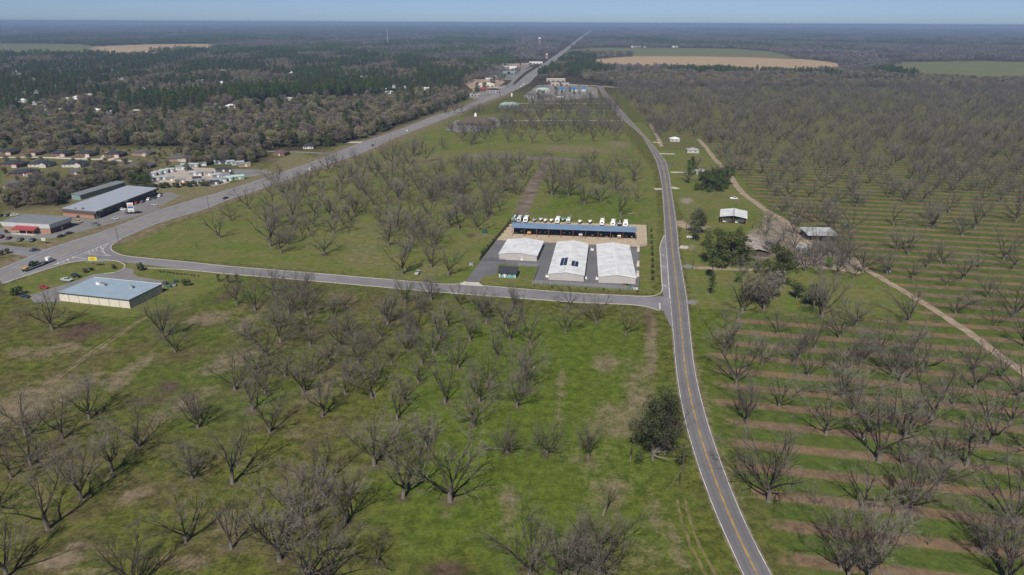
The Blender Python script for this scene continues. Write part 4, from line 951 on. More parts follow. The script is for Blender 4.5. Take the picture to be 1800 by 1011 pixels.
# ================================================================ BUILDINGS
WHITE_M = M('white_metal', (.62,.62,.62), .45, .06, .3, spec=.5)
WHITE_M2 = M('white_roof_metal', (.56,.57,.58), .5, .16, .22, spec=.5)
GREY_W = M('grey_wall_metal', (.36,.34,.33), .7, .05, .3)
BLUE_R = M('blue_roof_metal', (.15,.225,.33), .5, .12, .15, spec=.5)
DARK = M('dark_interior', (.02,.02,.022), .9, .2)
DOORW = M('white_door', (.6,.6,.58), .6)
SHING = M('dark_shingles', (.030,.033,.042), .9, .2, 1.5)
SHINGG = M('grey_shingles', (.075,.078,.088), .9, .2, 1.2)
SHINGB = M('brown_shingles', (.085,.062,.05), .9, .2, 1.2)
BRICK = M('red_brick', (.15,.072,.055), .9, .2, 2.0)
BRICKT = M('tan_brick', (.28,.17,.12), .9, .15, 2.0)
CREAM = M('cream_panel', (.52,.475,.40), .75, .05, .5)
CREAMS = M('dull_and_shaded_cream', (.42,.40,.36), .8, .06, .5)  # greyer cream; on the pale building it paints the shaded side in
GLASS = M('window_glass', (.03,.04,.05), .15, .1, spec=.6)
TEAL = M('teal_siding', (.13,.30,.34), .7, .08)
POSTR = M('rust_post', (.18,.075,.05), .8, .2)
RUSTR = M('rusty_roof', (.25,.19,.165), .8, .28, .25, c2=(.40,.36,.33))
REDM = M('red_metal', (.24,.045,.045), .6, .1)
DKMET = M('dark_metal', (.06,.065,.07), .6, .2)
GREYM = M('grey_metal', (.28,.29,.30), .6, .1)
WOODP = M('pole_wood', (.085,.068,.05), .9, .2)
FASC = M('grey_fascia', (.085,.085,.08), .8, .1)
PALEROOF = M('pale_membrane', (.27,.295,.35), .7, .06, .2)
ROOFBL = M('bluegrey_membrane', (.23,.30,.37), .7, .06, .2)
SLATE = M('slate_roof', (.16,.175,.19), .7, .08, .2)
MAN_W = M('pale_mansard', (.55,.56,.57), .6, .06)
MAN_D = MAN_W
AQUA = M('teal_metal', (.16,.24,.25), .6, .1)
SOLAR = M('solar_glass', (.012,.018,.045), .2, .1, spec=.6)
SEAM = M('roof_seam', (.42,.43,.44), .5, .2, .3)
def site(fl, fr):
    a, b = G(*fl), G(*fr); d = b-a
    return a, math.atan2(d.y, d.x), d.length
def bt(name, label, cat, fl, fr, group=None):
    a, an, W = site(fl, fr)
    return thing(name, label, cat, (a.x, a.y, 0), an, group), W
def local(t, p):                      # world ground point -> local coordinates of a thing
    d = p-t.location; c, s = math.cos(t.rotation_euler.z), math.sin(t.rotation_euler.z)
    return d.x*c+d.y*s, -d.x*s+d.y*c
def gable_y(W, D, h, rise, ov=.3, th=.12):   # ridge runs along local y; two sloping slabs
    L, R_ = MB(), MB()
    L.prism_y([(-ov,h),(W/2,h+rise),(W/2,h+rise+th),(-ov,h+th)], -ov, D+ov); R_.prism_y([(W/2,h+rise),(W+ov,h),(W+ov,h+th),(W/2,h+rise+th)], -ov, D+ov)
    return L, R_
def wallbox(W, D, h, rise=0, axis='y'):
    if rise and axis == 'y': return MB().prism_y([(0,0),(W,0),(W,h),(W/2,h+rise),(0,h)], 0, D)
    if rise: return MB().prism_x([(0,0),(D,0),(D,h),(D/2,h+rise),(0,h)], 0, W)
    return MB().box(0, W, 0, D, 0, h)
# yard surfaces
sheet('storage_yard', GP([(817,495.7),(842,497),(850,486.5),(872,482.5),(876,464),(911,467),(947,469),(936,497),(1000,501.5),(1123,510),(1124,434),(873,422)]), .024, ASPH_YARD)
sheet('driveway_apron', GP([(817,495.4),(842,496.7),(849,503.5),(806,500.8)]), .048, CONC)
sheet('gravel_yard', GP([(873,422),(901,388),(1136,395.5),(1138,433),(1124,434.5)]), .020, GRAVEL)
def warehouse(fl, fr, back_l, h, rise, label):
    t, W = bt('warehouse', label, 'warehouse', fl, fr, 'metal storage warehouses')
    D = local(t, G(*back_l, h))[1]
    wallbox(W, D, h, rise*.97).build('wall', GREY_W, t)
    for m_ in gable_y(W, D, h, rise): m_.build('roof_slope', WHITE_M2, t)
    MB().box(W/2-.35, W/2+.35, -.32, D+.32, h+rise+.09, h+rise+.2).build('ridge_cap', WHITE_M, t)
    for x in (-.36, W+.26): MB().box(x, x+.1, -.3, D+.3, h-.05, h+.12).build('gutter', GREYM, t)
    seamL = MB().prism_y([(-.3,h+.115),(W/2,h+rise+.115),(W/2,h+rise+.17),(-.3,h+.17)], -.06, .06).mesh('roof_seam', SEAM); seamR = MB().prism_y([(W/2,h+rise+.115),(W+.3,h+.115),(W+.3,h+.17),(W/2,h+rise+.17)], -.06, .06).mesh('roof_seam', SEAM)
    for i in range(1, int(D/2.4)):
        for me_ in (seamL, seamR): q_ = bpy.data.objects.new('roof_seam', me_); col.objects.link(q_); q_.parent = t; q_.location = (0, i*2.4, 0)
    n = max(3, int(D/4.5))
    for s_, x in (('l', -.05), ('r', W-.01)):
        for i in range(n): MB().box(x, x+.06, D*(i+.2)/n, D*(i+.8)/n, .05, h-.35).build('roll_up_door', TEAL if s_ == 'r' else DOORW, t)
    return t, W, D
w1, W1, D1 = warehouse((877.2,455.7), (943.5,459.6), (895,421), 3.0, 1.3, 'white roofed warehouse nearest the entrance drive, shortest of the three')
w2, W2, D2 = warehouse((964,491.7), (1026,494.9), (985.3,426), 3.0, 1.3, 'middle white roofed warehouse with solar panels on the roof')
w3, W3, D3 = warehouse((1052.4,497), (1117,499.3), (1062.7,430), 3.0, 1.3, 'white roofed warehouse nearest the country road with a bright ridge')
MB().box(W1*.58, W1*.58+1.0, -.06, -.005, 0, 2.1).build('door', DOORW, w1)
MB().box(W1*.595, W1*.595+.5, -.09, -.065, 1.3, 1.8).build('door_window', GLASS, w1)
sl = math.atan2(1.3, W2/2)
def solar(u0, v0, nu, nv, side):
    for i in range(nu):
        for j in range(nv):
            o = MB().box(0, 1.62, 0, 1.95, 0, .05).build('solar_panel', SOLAR, w2)
            x = u0+i*1.78; z = 3.0+(x if side < 0 else W2-x)*1.3/(W2/2)+.19
            o.location = (x, v0+j*2.0, z); o.rotation_euler = (0, -sl if side < 0 else sl, 0)
solar(W2*.27, D2*.20, 2, 6, -1); solar(W2*.60, D2*.20, 2, 4, 1)
# air conditioners and small doors beside the warehouses
def small_unit(name, px, py, label, cat, sx, sy, sz, mat, extra=None, group=None, rz=-ROWA):
    g_ = G(px, py); t = thing(name, label, cat, (g_.x, g_.y, 0), rz, group)
    MB().box(-sx/2, sx/2, -sy/2, sy/2, .1, sz).build('housing', mat, t)
    MB().box(-sx/2-.15, sx/2+.15, -sy/2-.15, sy/2+.15, 0, .1).build('pad', CONC, t)
    MB().tube((0, 0, sz), (0, 0, sz+.08), min(sx, sy)*.36, n=10).build('fan_grille' if extra is None else extra, DKMET, t)
    return t
for i, (x, y) in enumerate(((962,487),(1029,490),(1050,491),(1041,440),(1059.5,441))): small_unit('cooling_unit', x, y, 'white cooling unit beside a warehouse wall, %s of five' % ordinal(i+1), 'cooling unit', 1.5, 1.3, 1.2, WHITE_M, group='cooling units of the warehouses')
for i, (x, y) in enumerate(((1122,440),(1121.5,466),(1121,484))): small_unit('wall_shed', x, y, 'pale lean-to box on the right warehouse wall, %s from the top' % ordinal(i+1), 'lean-to', 1.2, 4.5, 1.6, CREAM, 'vent', 'lean-to boxes on the right warehouse')
# long open canopy
ct, CW = bt('canopy_shed', 'long open storage canopy with blue metal roof behind the warehouses', 'canopy', (900.2,414.8), (1116.5,423.3))
CH = 5.6; cD = 9.0
MB().prism_x([(-.3,CH-.25),(cD,CH+.05),(cD,CH+.2),(-.3,CH-.1)], -.6, CW+.6).build('roof', BLUE_R, ct)
MB().box(-.6, CW+.6, -.4, -.305, CH-.45, CH-.1).build('fascia', BLUE_R, ct)
for i in range(11):
    x = CW*i/10
    for y in (0.05, cD-.4): MB().box(x-.12, x+.12, y, y+.24, 0, CH-.25 if y < 1 else CH+.0).build('post', POSTR, ct)
    MB().box(x-.08, x+.08, .3, cD-.4, CH-.3, CH-.2).build('rafter', POSTR, ct)
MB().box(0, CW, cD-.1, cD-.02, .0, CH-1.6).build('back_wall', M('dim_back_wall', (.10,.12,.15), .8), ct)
# site office
of, OW = bt('site_office', 'small teal office with dark gable roof beside the yard entrance', 'office', (877,487.2), (906.5,489))
wallbox(OW, 7.5, 2.6, 1.9, 'x').build('wall', TEAL, of)
r_ = MB().prism_x([(-.7,2.4),(3.75,4.55),(3.75,4.7),(-.7,2.55)], -.5, OW+.5); r_.build('roof_slope', SHING, of)
MB().prism_x([(3.75,4.55),(8.2,2.4),(8.2,2.55),(3.75,4.7)], -.5, OW+.5).build('roof_slope', SHING, of)
for x in (.1, OW-.35): MB().box(x, x+.25, -.06, -.003, 0, 2.5).build('corner_board', DOORW, of)
for x in (.8, OW*.45, OW*.72):
    f = MB().box(x, x+1.1, -.06, -.003, .9, 2.1).build('window', DOORW, of); MB().box(x+.12, x+.98, -.08, -.061, 1.0, 2.0).build('pane', GLASS, f)
MB().box(OW*.28, OW*.28+.95, -.06, -.003, 0, 2.1).build('door', DOORW, of)
# fences
def fence(name, pts, label, h, mat, infill, step=4.0):
    P = [Vector(p.xy) for p in GP(pts)]; t = thing(name, label, 'fence', (P[0].x, P[0].y, 0)); o = P[0]
    post = MB().box(-.05, .05, -.05, .05, 0, h+.1).mesh('post', mat)
    for a, b in zip(P[:-1], P[1:]):
        d = b-a; an = math.atan2(d.y, d.x); n = max(1, int(d.length/step))
        for i in range(n):
            q = bpy.data.objects.new('post', post); col.objects.link(q); q.parent = t; w = a.lerp(b, i/n)-o; q.location = (w.x, w.y, 0)
        m_ = MB()
        if infill: m_.box(0, d.length, -.03, .03, .05, h)
        else:
            for k in range(9): m_.box(0, d.length, -.02, .02, .12+k*h/9, .12+k*h/9+.045)
        q = m_.build('screen_panel' if infill else 'wire_mesh', mat, t); q.location = (a.x-o.x, a.y-o.y, 0); q.rotation_euler = (0, 0, an)
    return t
fence('yard_fence', [(843,459),(860,438),(873,421),(902,385)], 'dark screened fence along the left side of the yard', 2.0, DKMET, True)
fence('yard_fence', [(1137.5,395),(1139,433),(1124.5,436),(1123.5,508)], 'tall fence between the yard and the country road', 2.1, DKMET, False)
fence('yard_fence', [(936,499),(1000,503),(1060,507),(1118,511)], 'grey wire fence along the front of the yard', 2.0, GREYM, False)
fence('yard_gate', [(843,458.5),(862,458),(888,460.5)], 'sliding wire gate across the entrance drive', 1.9, DKMET, False, 6)
fence('yard_fence', [(912,468),(947,470),(936,499)], 'wire fence around the office lawn', 1.8, GREYM, False)
for i, (x, y, m_) in enumerate(((1105,506,M('dumpster_green', (.03,.12,.06), .7)),(1099,505,POSTR),(1117,509,CREAM))):
    g_ = G(x, y); t = thing('dumpster', 'skip at the yard corner by the country road, %s' % ('green', 'rust brown', 'pale')[i], 'dumpster', (g_.x, g_.y, 0), -ROWA)
    MB().prism_y([(-1.0,.2),(1.0,.2),(1.2,1.5),(-1.2,1.5)], -.9, .9).build('bin', m_, t); MB().box(-1.25, 1.25, -.95, .95, 1.5, 1.6).build('lid', DKMET, t)
small_unit('utility_box', 829, 466, 'white utility box on a pad left of the entrance drive', 'utility box', 2.0, 1.6, 1.4, GREYM, 'vent')
small_unit('utility_box', 851.5, 411, 'dark green utility cabinet in the field left of the yard', 'utility box', 2.6, 1.6, 2.8, M('cabinet_green', (.02,.07,.055), .6), 'vent')
# ---- pale flat roofed building near the highway junction
pb, PW = bt('pale_building', 'long flat roofed building with cream wall panels and blue grey roof', 'building', (105.4,529), (229.6,542.6))
pD = local(pb, G(284, 513.6))[1]; pH = 4.1
MB().box(.06, PW-.06, .06, pD, 0, pH-.3).build('wall_core', CREAMS, pb)
for i in range(7):
    x0, x1 = PW*i/7+.05, PW*(i+1)/7-.05; MB().box(x0, x1, 0, .055, .1, pH-.25).build('wall_panel', CREAM, pb)
for i in range(8): MB().box(PW*i/7-.06, PW*i/7+.06, -.08, -.005, .1, pH-.2).build('downpipe', FASC, pb)
for i in range(4): MB().box(PW-.055, PW+.01, pD*i/4+.08, pD*(i+1)/4-.08, .1, pH-.25).build('side_panel', CREAMS, pb)  # side panels greyer than the front: wall shade put into the colour
MB().box(-.2, PW+.2, -.2, pD+.1, pH-.3, pH).build('roof', ROOFBL, pb)
for (a, b, c, d) in ((-.25,PW+.25,-.26,-.205),(PW+.205,PW+.26,-.2,pD+.1)): MB().box(a, b, c, d, pH-.45, pH+.08).build('eave_trim', DKMET, pb)
MB().box(-.25, PW+.25, pD+.101, pD+.25, pH-.45, pH+.1).build('parapet', WHITE_M, pb)
for i, (u, v, m_) in enumerate(((.32,.62,GREYM),(.36,.60,GREYM),(.75,.62,GREYM),(.26,.64,WHITE_M))):
    x, y = PW*u, pD*v; q = MB().box(x-.9, x+.9, y-.7, y+.7, pH+.003, pH+1.1).build('roof_unit', m_, pb); MB().tube((x, y, pH+1.1), (x, y, pH+1.18), .45, n=10).build('fan', DKMET, q)
sheet('parking_lot', GP([(50,520),(144,490),(165,482),(183,481),(206,478),(219,470),(236,474),(233,481),(245,487),(290,494),(284,513),(262,512),(262,500),(165,486),(107,531),(60,532)]), .022, ASPH_LOT)
for i, (x, y, m_) in enumerate(((290,500,DKMET),(297,505,M('dumpster_green', (.03,.12,.06))),(305,503,GREYM),(309,497,M('tarp_green', (.03,.10,.05))))):
    g_ = G(x, y); t = thing('refuse_bin', 'bin behind the pale building, %s from the left' % ordinal(i+1), 'bin', (g_.x, g_.y, 0), .3*i, 'bins behind the pale building')
    MB().prism_y([(-.8,.15),(.8,.15),(1.0,1.3),(-1.0,1.3)], -.8, .8).build('bin', m_, t); MB().box(-1.05, 1.05, -.85, .85, 1.3, 1.38).build('lid', DKMET, t)
# ---- strip mall
sm, SW = bt('strip_mall', 'long brick strip mall with pale flat roof and dark fascia', 'strip mall', (111.8,379.4), (167,384.8))
sx, sy = local(sm, G(276, 342)); sD = math.hypot(sx-SW, sy); shear = (sx-SW)/sy
sh = lambda x, y: (x+shear*y, y)
def quadprism(t, name, x0, x1, y0, y1, z0, z1, mat):
    return MB().prism_z([sh(x0,y0), sh(x1,y0), sh(x1,y1), sh(x0,y1)], z0, z1).build(name, mat, t)
quadprism(sm, 'wall', 0, SW, 0, sy, 0, 3.6, BRICK)
quadprism(sm, 'base_course', -.05, SW*.985, -.08, -.01, 0, 1.9, BRICKT)
quadprism(sm, 'fascia', -.5, SW+2.2, -.5, sy+.5, 3.601, 4.9, FASC)
quadprism(sm, 'roof', -.2, SW+1.9, -.2, sy+.2, 4.901, 5.0, PALEROOF)
for i in range(11):
    y0 = sy*(i+.12)/11; f = quadprism(sm, 'shopfront', SW+.005, SW+.06, y0, y0+sy*.55/11, .2, 2.9, GLASS)
    quadprism(sm, 'shop_door', SW+.005, SW+.08, y0+sy*.62/11, y0+sy*.74/11, .05, 2.4, DOORW if i % 3 == 0 else DKMET)
    MB().box(-.12, .12, -.12, .12, 0, 3.6).build('canopy_post', FASC, sm).location = (*sh(SW+1.9, sy*(i+.02)/11), 0)
for v in (.03, .42): quadprism(sm, 'shop_sign', SW+2.21, SW+2.28, sy*v, sy*(v+.06), 4.0, 4.7, DOORW)
quadprism(sm, 'roof_vent', SW*.55, SW*.6, sy*.03, sy*.05, 5.001, 5.7, DKMET); quadprism(sm, 'roof_vent', SW*.35, SW*.39, sy*.02, sy*.035, 5.001, 5.5, DKMET)
sheet('parking_lot', GP([(105,402),(112,382),(170,386),(277,341),(300,338),(318,344),(290,358),(272,366),(283,366),(272,371),(215,388),(160,402),(140,408),(96,418),(-10,428),(-10,400),(15,402),(90,412)]), .021, ASPH_LOT)
# ---- long shed behind the mall
ls, LW = bt('long_shed', 'long narrow teal grey metal shed behind the strip mall', 'shed', (142,351.5), (221,327.8))
MB().box(0, LW, 0, 7, 0, 3.3).build('wall', AQUA, ls)
MB().prism_x([(-.4,3.3),(7.4,3.9),(7.4,4.02),(-.4,3.42)], -.4, LW+.4).build('roof', SLATE, ls)
for i in range(14): MB().box(LW*(i+.15)/14, LW*(i+.85)/14, -.06, -.004, .05, 2.7).build('bay_door', M('bay_door', (.26,.33,.33), .6) if i % 3 else GREYM, ls)
# ---- brick shop with red porch
bs, BW = bt('brick_shop', 'brick shop with white sloping fascia and red metal porch', 'shop', (8,406.5), (90,411.3))
bD = local(bs, G(131.8, 398.5))[1]
MB().box(0, BW, 0, bD, 0, 3.2).build('wall', BRICKT, bs)
MB().box(BW+.003, BW+.06, .2, bD-.2, 0, 3.1).build('side_cladding', BRICK, bs)
rg = lambda o, z: [(-o,-o,z),(BW+o,-o,z),(BW+o,bD+o,z),(-o,bD+o,z)]
MB().loft([rg(.15,3.201), rg(1.0,6.0)]).build('mansard', MAN_W, bs)
MB().add(rg(.9,6.02), [(0,1,2,3)]).build('roof', SLATE, bs)
pr = MB().prism_x([(-5.0,2.75),(-.2,4.3),(-.2,4.42),(-5.0,2.87)], BW*.30, BW*.78).build('porch_roof', REDM, bs)
for u in (.32, .46, .62, .76): MB().box(BW*u-.12, BW*u+.12, -4.6, -4.36, 0, 2.8).build('porch_post', DOORW if u < .7 else BRICKT, bs)
MB().box(BW*.30, BW*.78, -5.0, -.05, .0, .16).build('porch_slab', CONC, bs)
for u in (.36, .50, .64): MB().box(BW*u, BW*u+2.6, -.07, -.004, .3, 2.5).build('window', GLASS, bs)
for v in (.3, .5, .7): MB().box(BW+.063, BW+.12, bD*v, bD*v+.9, 0, 2.1).build('side_door', DOORW if v == .5 else DKMET, bs)
# ---- signs and poles
def sign(px, py, label, w, h, z, mat, posts, bars, pm=DKMET, rz=0.0, th=.25, name='road_sign'):
    g_ = G(px, py); t = thing(name, label, 'sign', (g_.x, g_.y, 0), rz)
    for x in posts: MB().tube((x, 0, 0), (x, 0, z+.1), .13, n=8).build('post', pm, t)
    p = MB().box(-w/2, w/2, -th/2, th/2, z, z+h).build('panel', mat, t)
    for (x0, x1, z0, z1, m_) in bars: MB().box(x0, x1, -th/2-.03, -th/2-.004, z+z0, z+z1).build('lettering', m_, p)
    return t
INK = M('sign_ink', (.10,.07,.01), .7); BLUEI = M('sign_blue', (.05,.10,.38), .6); ORI = M('sign_orange', (.5,.2,.06), .6)
sign(166, 469.5, 'tall yellow roadside sign on a dark pole at the junction', 4.2, 1.7, 3.6, M('sign_yellow', (.75,.62,.02), .5), (0,), [(-1.5,-.5,1.0,1.35,INK),(-.3,.6,.98,1.3,INK),(.8,1.5,1.0,1.3,INK),(-1.4,.2,.4,.7,INK),(.4,1.4,.4,.66,INK)])
sign(231.5, 376.5, 'tall white tenant sign with blue panel at the strip mall', 3.6, 6.0, 1.6, DOORW, (-.9, .9), [(-1.5,1.5,3.9,4.7,ORI),(-1.6,1.6,2.3,3.6,BLUEI),(-1.4,1.4,.5,1.1,GREYM)], rz=.35)
sign(78, 428, 'small pale sign on the grass before the brick shop', 2.4, 1.6, 1.6, CREAM, (-.8, .8), [(-.8,.8,.6,1.0,GREYM)])
sign(1212, 420, 'white farm sign on the grass by the country road', 3.4, 1.2, .6, DOORW, (-1.3, 1.3), [(-1.2,-.3,.3,.8,INK),(.0,1.2,.45,.75,INK)], name='farm_sign')
sign(481, 324, 'yellow warning sign at the highway edge', 1.1, 1.1, 1.4, M('sign_yellow', (.75,.62,.02)), (0,), [], name='warning_sign')
sign(899.5, 171, 'tall white sign tower beside the far highway', 2.4, 5.5, 1.0, DOORW, (-.8, .8), [])
def pole(px, py, h, label, arm=True, rz=0.0):
    g_ = G(px, py); t = thing('utility_pole', label, 'utility pole', (g_.x, g_.y, 0), rz, 'utility poles')
    MB().tube((0, 0, -.3), (0, 0, h), .17, .11, 8).build('shaft', WOODP, t)
    if arm:
        a = MB().box(-1.2, 1.2, -.07, .07, h-.9, h-.72).build('crossarm', WOODP, t)
        for x in (-1.0, 0.4, 1.0): MB().tube((x, 0, h-.71), (x, 0, h-.5), .06, n=6).build('insulator', GREYM, a)
    return t
for (x, y, h, l) in ((367.7,371,10,'dark utility pole right of the highway, midway to the parked black car'),(209.6,432,10,'utility pole at the kerb bend of the junction'),(2,502,10,'utility pole at the left edge beside the highway'),(660.5,266,10,'utility pole beside the highway below the wood edge'),(789,210,10,'utility pole at the highway above the brown roofed hall'),(1195,857,7,'short dark utility pole left of the country road'),(1199,830,9,'taller utility pole beside the short one left of the country road'),
                     (1217.6,472,10,'utility pole at the mouth of the farm lane'),(1206,408,9,'utility pole by the dirt farm drive'),(1323.7,402,9,'utility pole right of the open farm shed'),(176,402,8,'lamp pole beside the strip mall car park'),(905,160,11,'utility pole by the far highway junction')):
    pole(x, y, h, l, arm=h > 7.5)
_g = G(1195,857); _t = thing('guy_wire', 'thin guy wire slanting from the short utility pole', 'guy wire', (_g.x, _g.y, 0)); MB().tube((-.1,0,5.5), (-3.2,-.6,.05), .02, n=5).build('wire', GREYM, _t)
# ---- houses
def hip(W, D, h, rise, ov, mat, t, name='roof'):
    a = D/2+ov if W >= D else W/2+ov
    if W >= D: r0, r1 = (-ov+a, D/2), (W+ov-a, D/2)
    else: r0, r1 = (W/2, -ov+a), (W/2, D+ov-a)
    V = [(-ov,-ov,h),(W+ov,-ov,h),(W+ov,D+ov,h),(-ov,D+ov,h),(r0[0],r0[1],h+rise),(r1[0],r1[1],h+rise)]
    F = [(0,1,5,4),(1,2,5),(2,3,4,5),(3,0,4),(3,2,1,0)] if W >= D else [(0,1,4),(1,2,5,4),(2,3,5),(3,0,4,5),(3,2,1,0)]
    return MB().add(V, F).build(name, mat, t)
def house(px, py, W, D, rz, wall, roof, label, group, h=2.7, rise=2.4, wing=True):
    g_ = G(px, py); c = Vector((math.cos(rz), math.sin(rz), 0))*W/2
    t = thing('house', label, 'house', (g_.x-c.x, g_.y-c.y, 0), rz, group)
    MB().box(0, W, 0, D, 0, h).build('wall', wall, t); r_ = hip(W, D, h, rise, .6, roof, t)
    MB().box(W*.7, W*.7+.8, D*.6, D*.6+.8, h+.5, h+rise+.5).build('chimney', BRICK, r_)
    for x in (.14, .34, .82):
        f = MB().box(W*x-.6, W*x+.6, -.06, -.004, .9, 2.1).build('window', DOORW, t); MB().box(W*x-.5, W*x+.5, -.09, -.061, 1.0, 2.0).build('pane', GLASS, f)
    MB().box(W*.55-.5, W*.55+.5, -.06, -.004, 0, 2.1).build('door', DOORW, t)
    if wing:
        MB().prism_y([(W*.62,0),(W*.95,0),(W*.95,h),(W*.785,h+1.6),(W*.62,h)], -3.0, -.1).build('front_wing', wall, t)
        MB().prism_y([(W*.6,h),(W*.785,h+1.75),(W*.97,h),(W*.97,h+.15),(W*.785,h+1.9),(W*.6,h+.15)], -3.4, D*.4).build('wing_roof', roof, t)
        MB().box(W*.67, W*.90, -3.06, -3.004, .05, 2.3).build('garage_door', CREAMS, t)
    return t
HB = [(8,272,18,11,.05,0),(52,273,18,11,0,1),(104,275,17,11,0,0),(148,275,16,11,0,0),(199,276,16,11,.05,0),(248,274,17,11,-.05,2),(313,284,19,12,.1,2),(19,294,18,12,-.05,0),(68,294,18,11,0,3),(128,294,18,11,.05,3),(243,297,20,12,0,2),(40,310,19,12,.3,0),(132,308,9,7,.1,2),(22,332,14,9,0,2),(490,274,12,10,-.2,1),(542,262,10,8,.1,3)]
for i, (x, y, W, D, rz, st) in enumerate(HB):
    wl, rf = ((BRICK, SHING), (BRICK, SHINGB), (BRICKT, SHINGG), (CREAMS, SHING), (DOORW, SHINGG))[st]
    where = 'back row of the suburb' if y < 280 and x < 340 else 'front row of the suburb' if y < 300 and x < 340 else 'nearest suburb edge' if x < 340 else 'beside the highway wood'
    house(x, y, W, D, rz, wl, rf, '%s house, %s roof, %s, %s from left' % (('red brick','red brick','tan brick','cream','white')[st], ('dark','brown','grey','dark','grey')[st], where, ordinal(sorted(h_[0] for h_ in HB).index(x)+1)), 'suburban houses', wing=W > 12)
for i, (g_, st) in enumerate(sorted(town_g, key=lambda q: q[0].x/q[0].y)):
    W, D = rngO.uniform(11, 18), rngO.uniform(8, 11); t = thing('town_house', 'pale house showing between the town trees, %s from the left' % ordinal(i+1), 'house', (g_.x-W/2, g_.y, 0), rngO.uniform(-.3, .3), 'houses among the town trees')
    MB().box(0, W, 0, D, 0, 3.2).build('wall', (CREAMS, DOORW)[st], t); hip(W, D, 3.2, 2.2, .5, (GREYM, WHITE_M2)[st], t)
    for u in (.2, .5, .8): MB().box(W*u-.6, W*u+.6, -.06, -.004, .9, 2.1).build('window', GLASS, t)
# ---- far shops along the highway
def shop(px, py, W, D, h, wall, roof, label, kind='flat', rz=0.0, rise=2.0, nwin=4, cat='shop'):
    g_ = G(px, py); c = Vector((math.cos(rz), math.sin(rz), 0))*W/2
    t = thing('shop', label, cat, (g_.x-c.x, g_.y-c.y, 0), rz, 'shops along the far highway')
    MB().box(0, W, 0, D, 0, h).build('wall', wall, t)
    if kind == 'flat':
        MB().box(-.2, W+.2, -.2, D+.2, h+.003, h+.25).build('roof', roof, t); MB().box(-.25, W+.25, -.3, -.205, h-.3, h+.9).build('parapet', wall, t)
    elif kind == 'hip': hip(W, D, h, rise, .6, roof, t)
    else:
        MB().prism_y([(-.5,h),(W+.5,h),(W/2,h+rise)], -.5, D+.5).build('roof', roof, t)
    for i in range(nwin): MB().box(W*(i+.2)/nwin, W*(i+.8)/nwin, -.07, -.004, .4, min(2.6, h-.5)).build('window', GLASS, t)
    return t
RW, RBL = M('shop_white', (.62,.61,.58), .6), M('bright_blue_roof', (.02,.17,.40), .5)
PINKW = M('pink_wall', (.38,.31,.27), .8)
SH = [(854,153,34,14,5,CREAM,RW,'long cream shop with white roof on the orange clay lot','gable',3),(849,161,18,12,4.5,BRICK,REDM,'red roofed shop below the orange clay lot','hip',2.5),(866,163,22,14,4.5,GREY_W,SHING,'dark roofed shop beside the highway bend','hip',2.5),(833,170,22,10,4,GREY_W,SLATE,'grey roofed shop at the end of the roadside wood','flat',1),
      (889,122,58,30,7,RW,RW,'big white store at the far left of the highway','flat',1),(883,131.5,60,32,7,AQUA,PALEROOF,'large pale green store nearest the service road','flat',1),(876,116,50,24,6,RW,RW,'white store behind the big store, with stepped front','flat',1),(942,112.5,40,18,6,RW,RW,'long white shed beside the far highway verge','flat',1),(931,114.5,24,14,5,GREYM,SHING,'dark low shed next to the long white shed','flat',1),
      (977,144,40,18,6,PINKW,RW,'reddish store with white roof right of the far highway','flat',1),(984,151,36,14,5,PINKW,RW,'pink walled market below the red store','flat',1),(954,161.5,24,16,4,CREAM,M('mint_roof', (.30,.42,.38), .6),'shop with pale mint hip roof','hip',3),(957,174,26,14,3.5,PINKW,SHINGG,'grey hip roofed shop with pink front','hip',3),(932,171,20,12,3.5,GREY_W,SHINGG,'grey roofed shop left of the pink fronted one','hip',2.5),
      (987.5,162,13,20,4.5,RW,RBL,'bright blue roofed building, nearest the highway of three','gable',3),(1008.5,162,13,20,4.5,RW,RBL,'bright blue roofed building, middle of three','gable',3),(1026,161.5,8,16,4.5,RW,RBL,'narrow bright blue roofed building, nearest the country road','gable',2.5),(985,174,12,8,3.2,RW,RW,'small white hut below the blue roofs','flat',1),
      (895,190,28,14,4.5,AQUA,M('greenish_roof', (.27,.33,.32), .6),'greenish shop with white gables beside the orchard','hip',3.5),(848,112,24,12,4.5,RW,RW,'white shop at the edge of the town pines','flat',1),(860,141,16,10,4,RW,RW,'white hut above the orange clay lot','flat',1),(905,125,22,12,5,GREY_W,SLATE,'grey shop right of the big white store','flat',1)]
for (x, y, W, D, h, wl, rf, lb, kd, ri) in SH: shop(x, y, W, D, h, wl, rf, lb, kd, rise=ri, rz=-.06)
sheet('clay_lot', GP([(815,146),(830,139),(880,140),(888,144),(872,155),(830,158)]), .018, M('orange_clay', (.28,.205,.145), .95, .35, .06))
sheet('shop_lots', GP([(822,172),(832,158),(872,152),(905,147),(880,166),(845,175)]), .016, M('pale_lot', (.17,.16,.15), .95, .35, .04))
sheet('shop_lots', GP([(860,135),(880,112),(935,113),(912,132),(905,142),(880,140)]), .016, M('pale_lot', (.25,.22,.20)))
sheet('clay_lot', GP([(880,112),(945,110.5),(935,114),(885,116)]), .019, M('orange_clay', (.42,.21,.10)))
sheet('shop_lots', GP([(925,165),(945,150),(995,146),(1050,154),(1052,172),(985,176),(930,180)]), .016, M('pale_lot', (.25,.22,.20)))
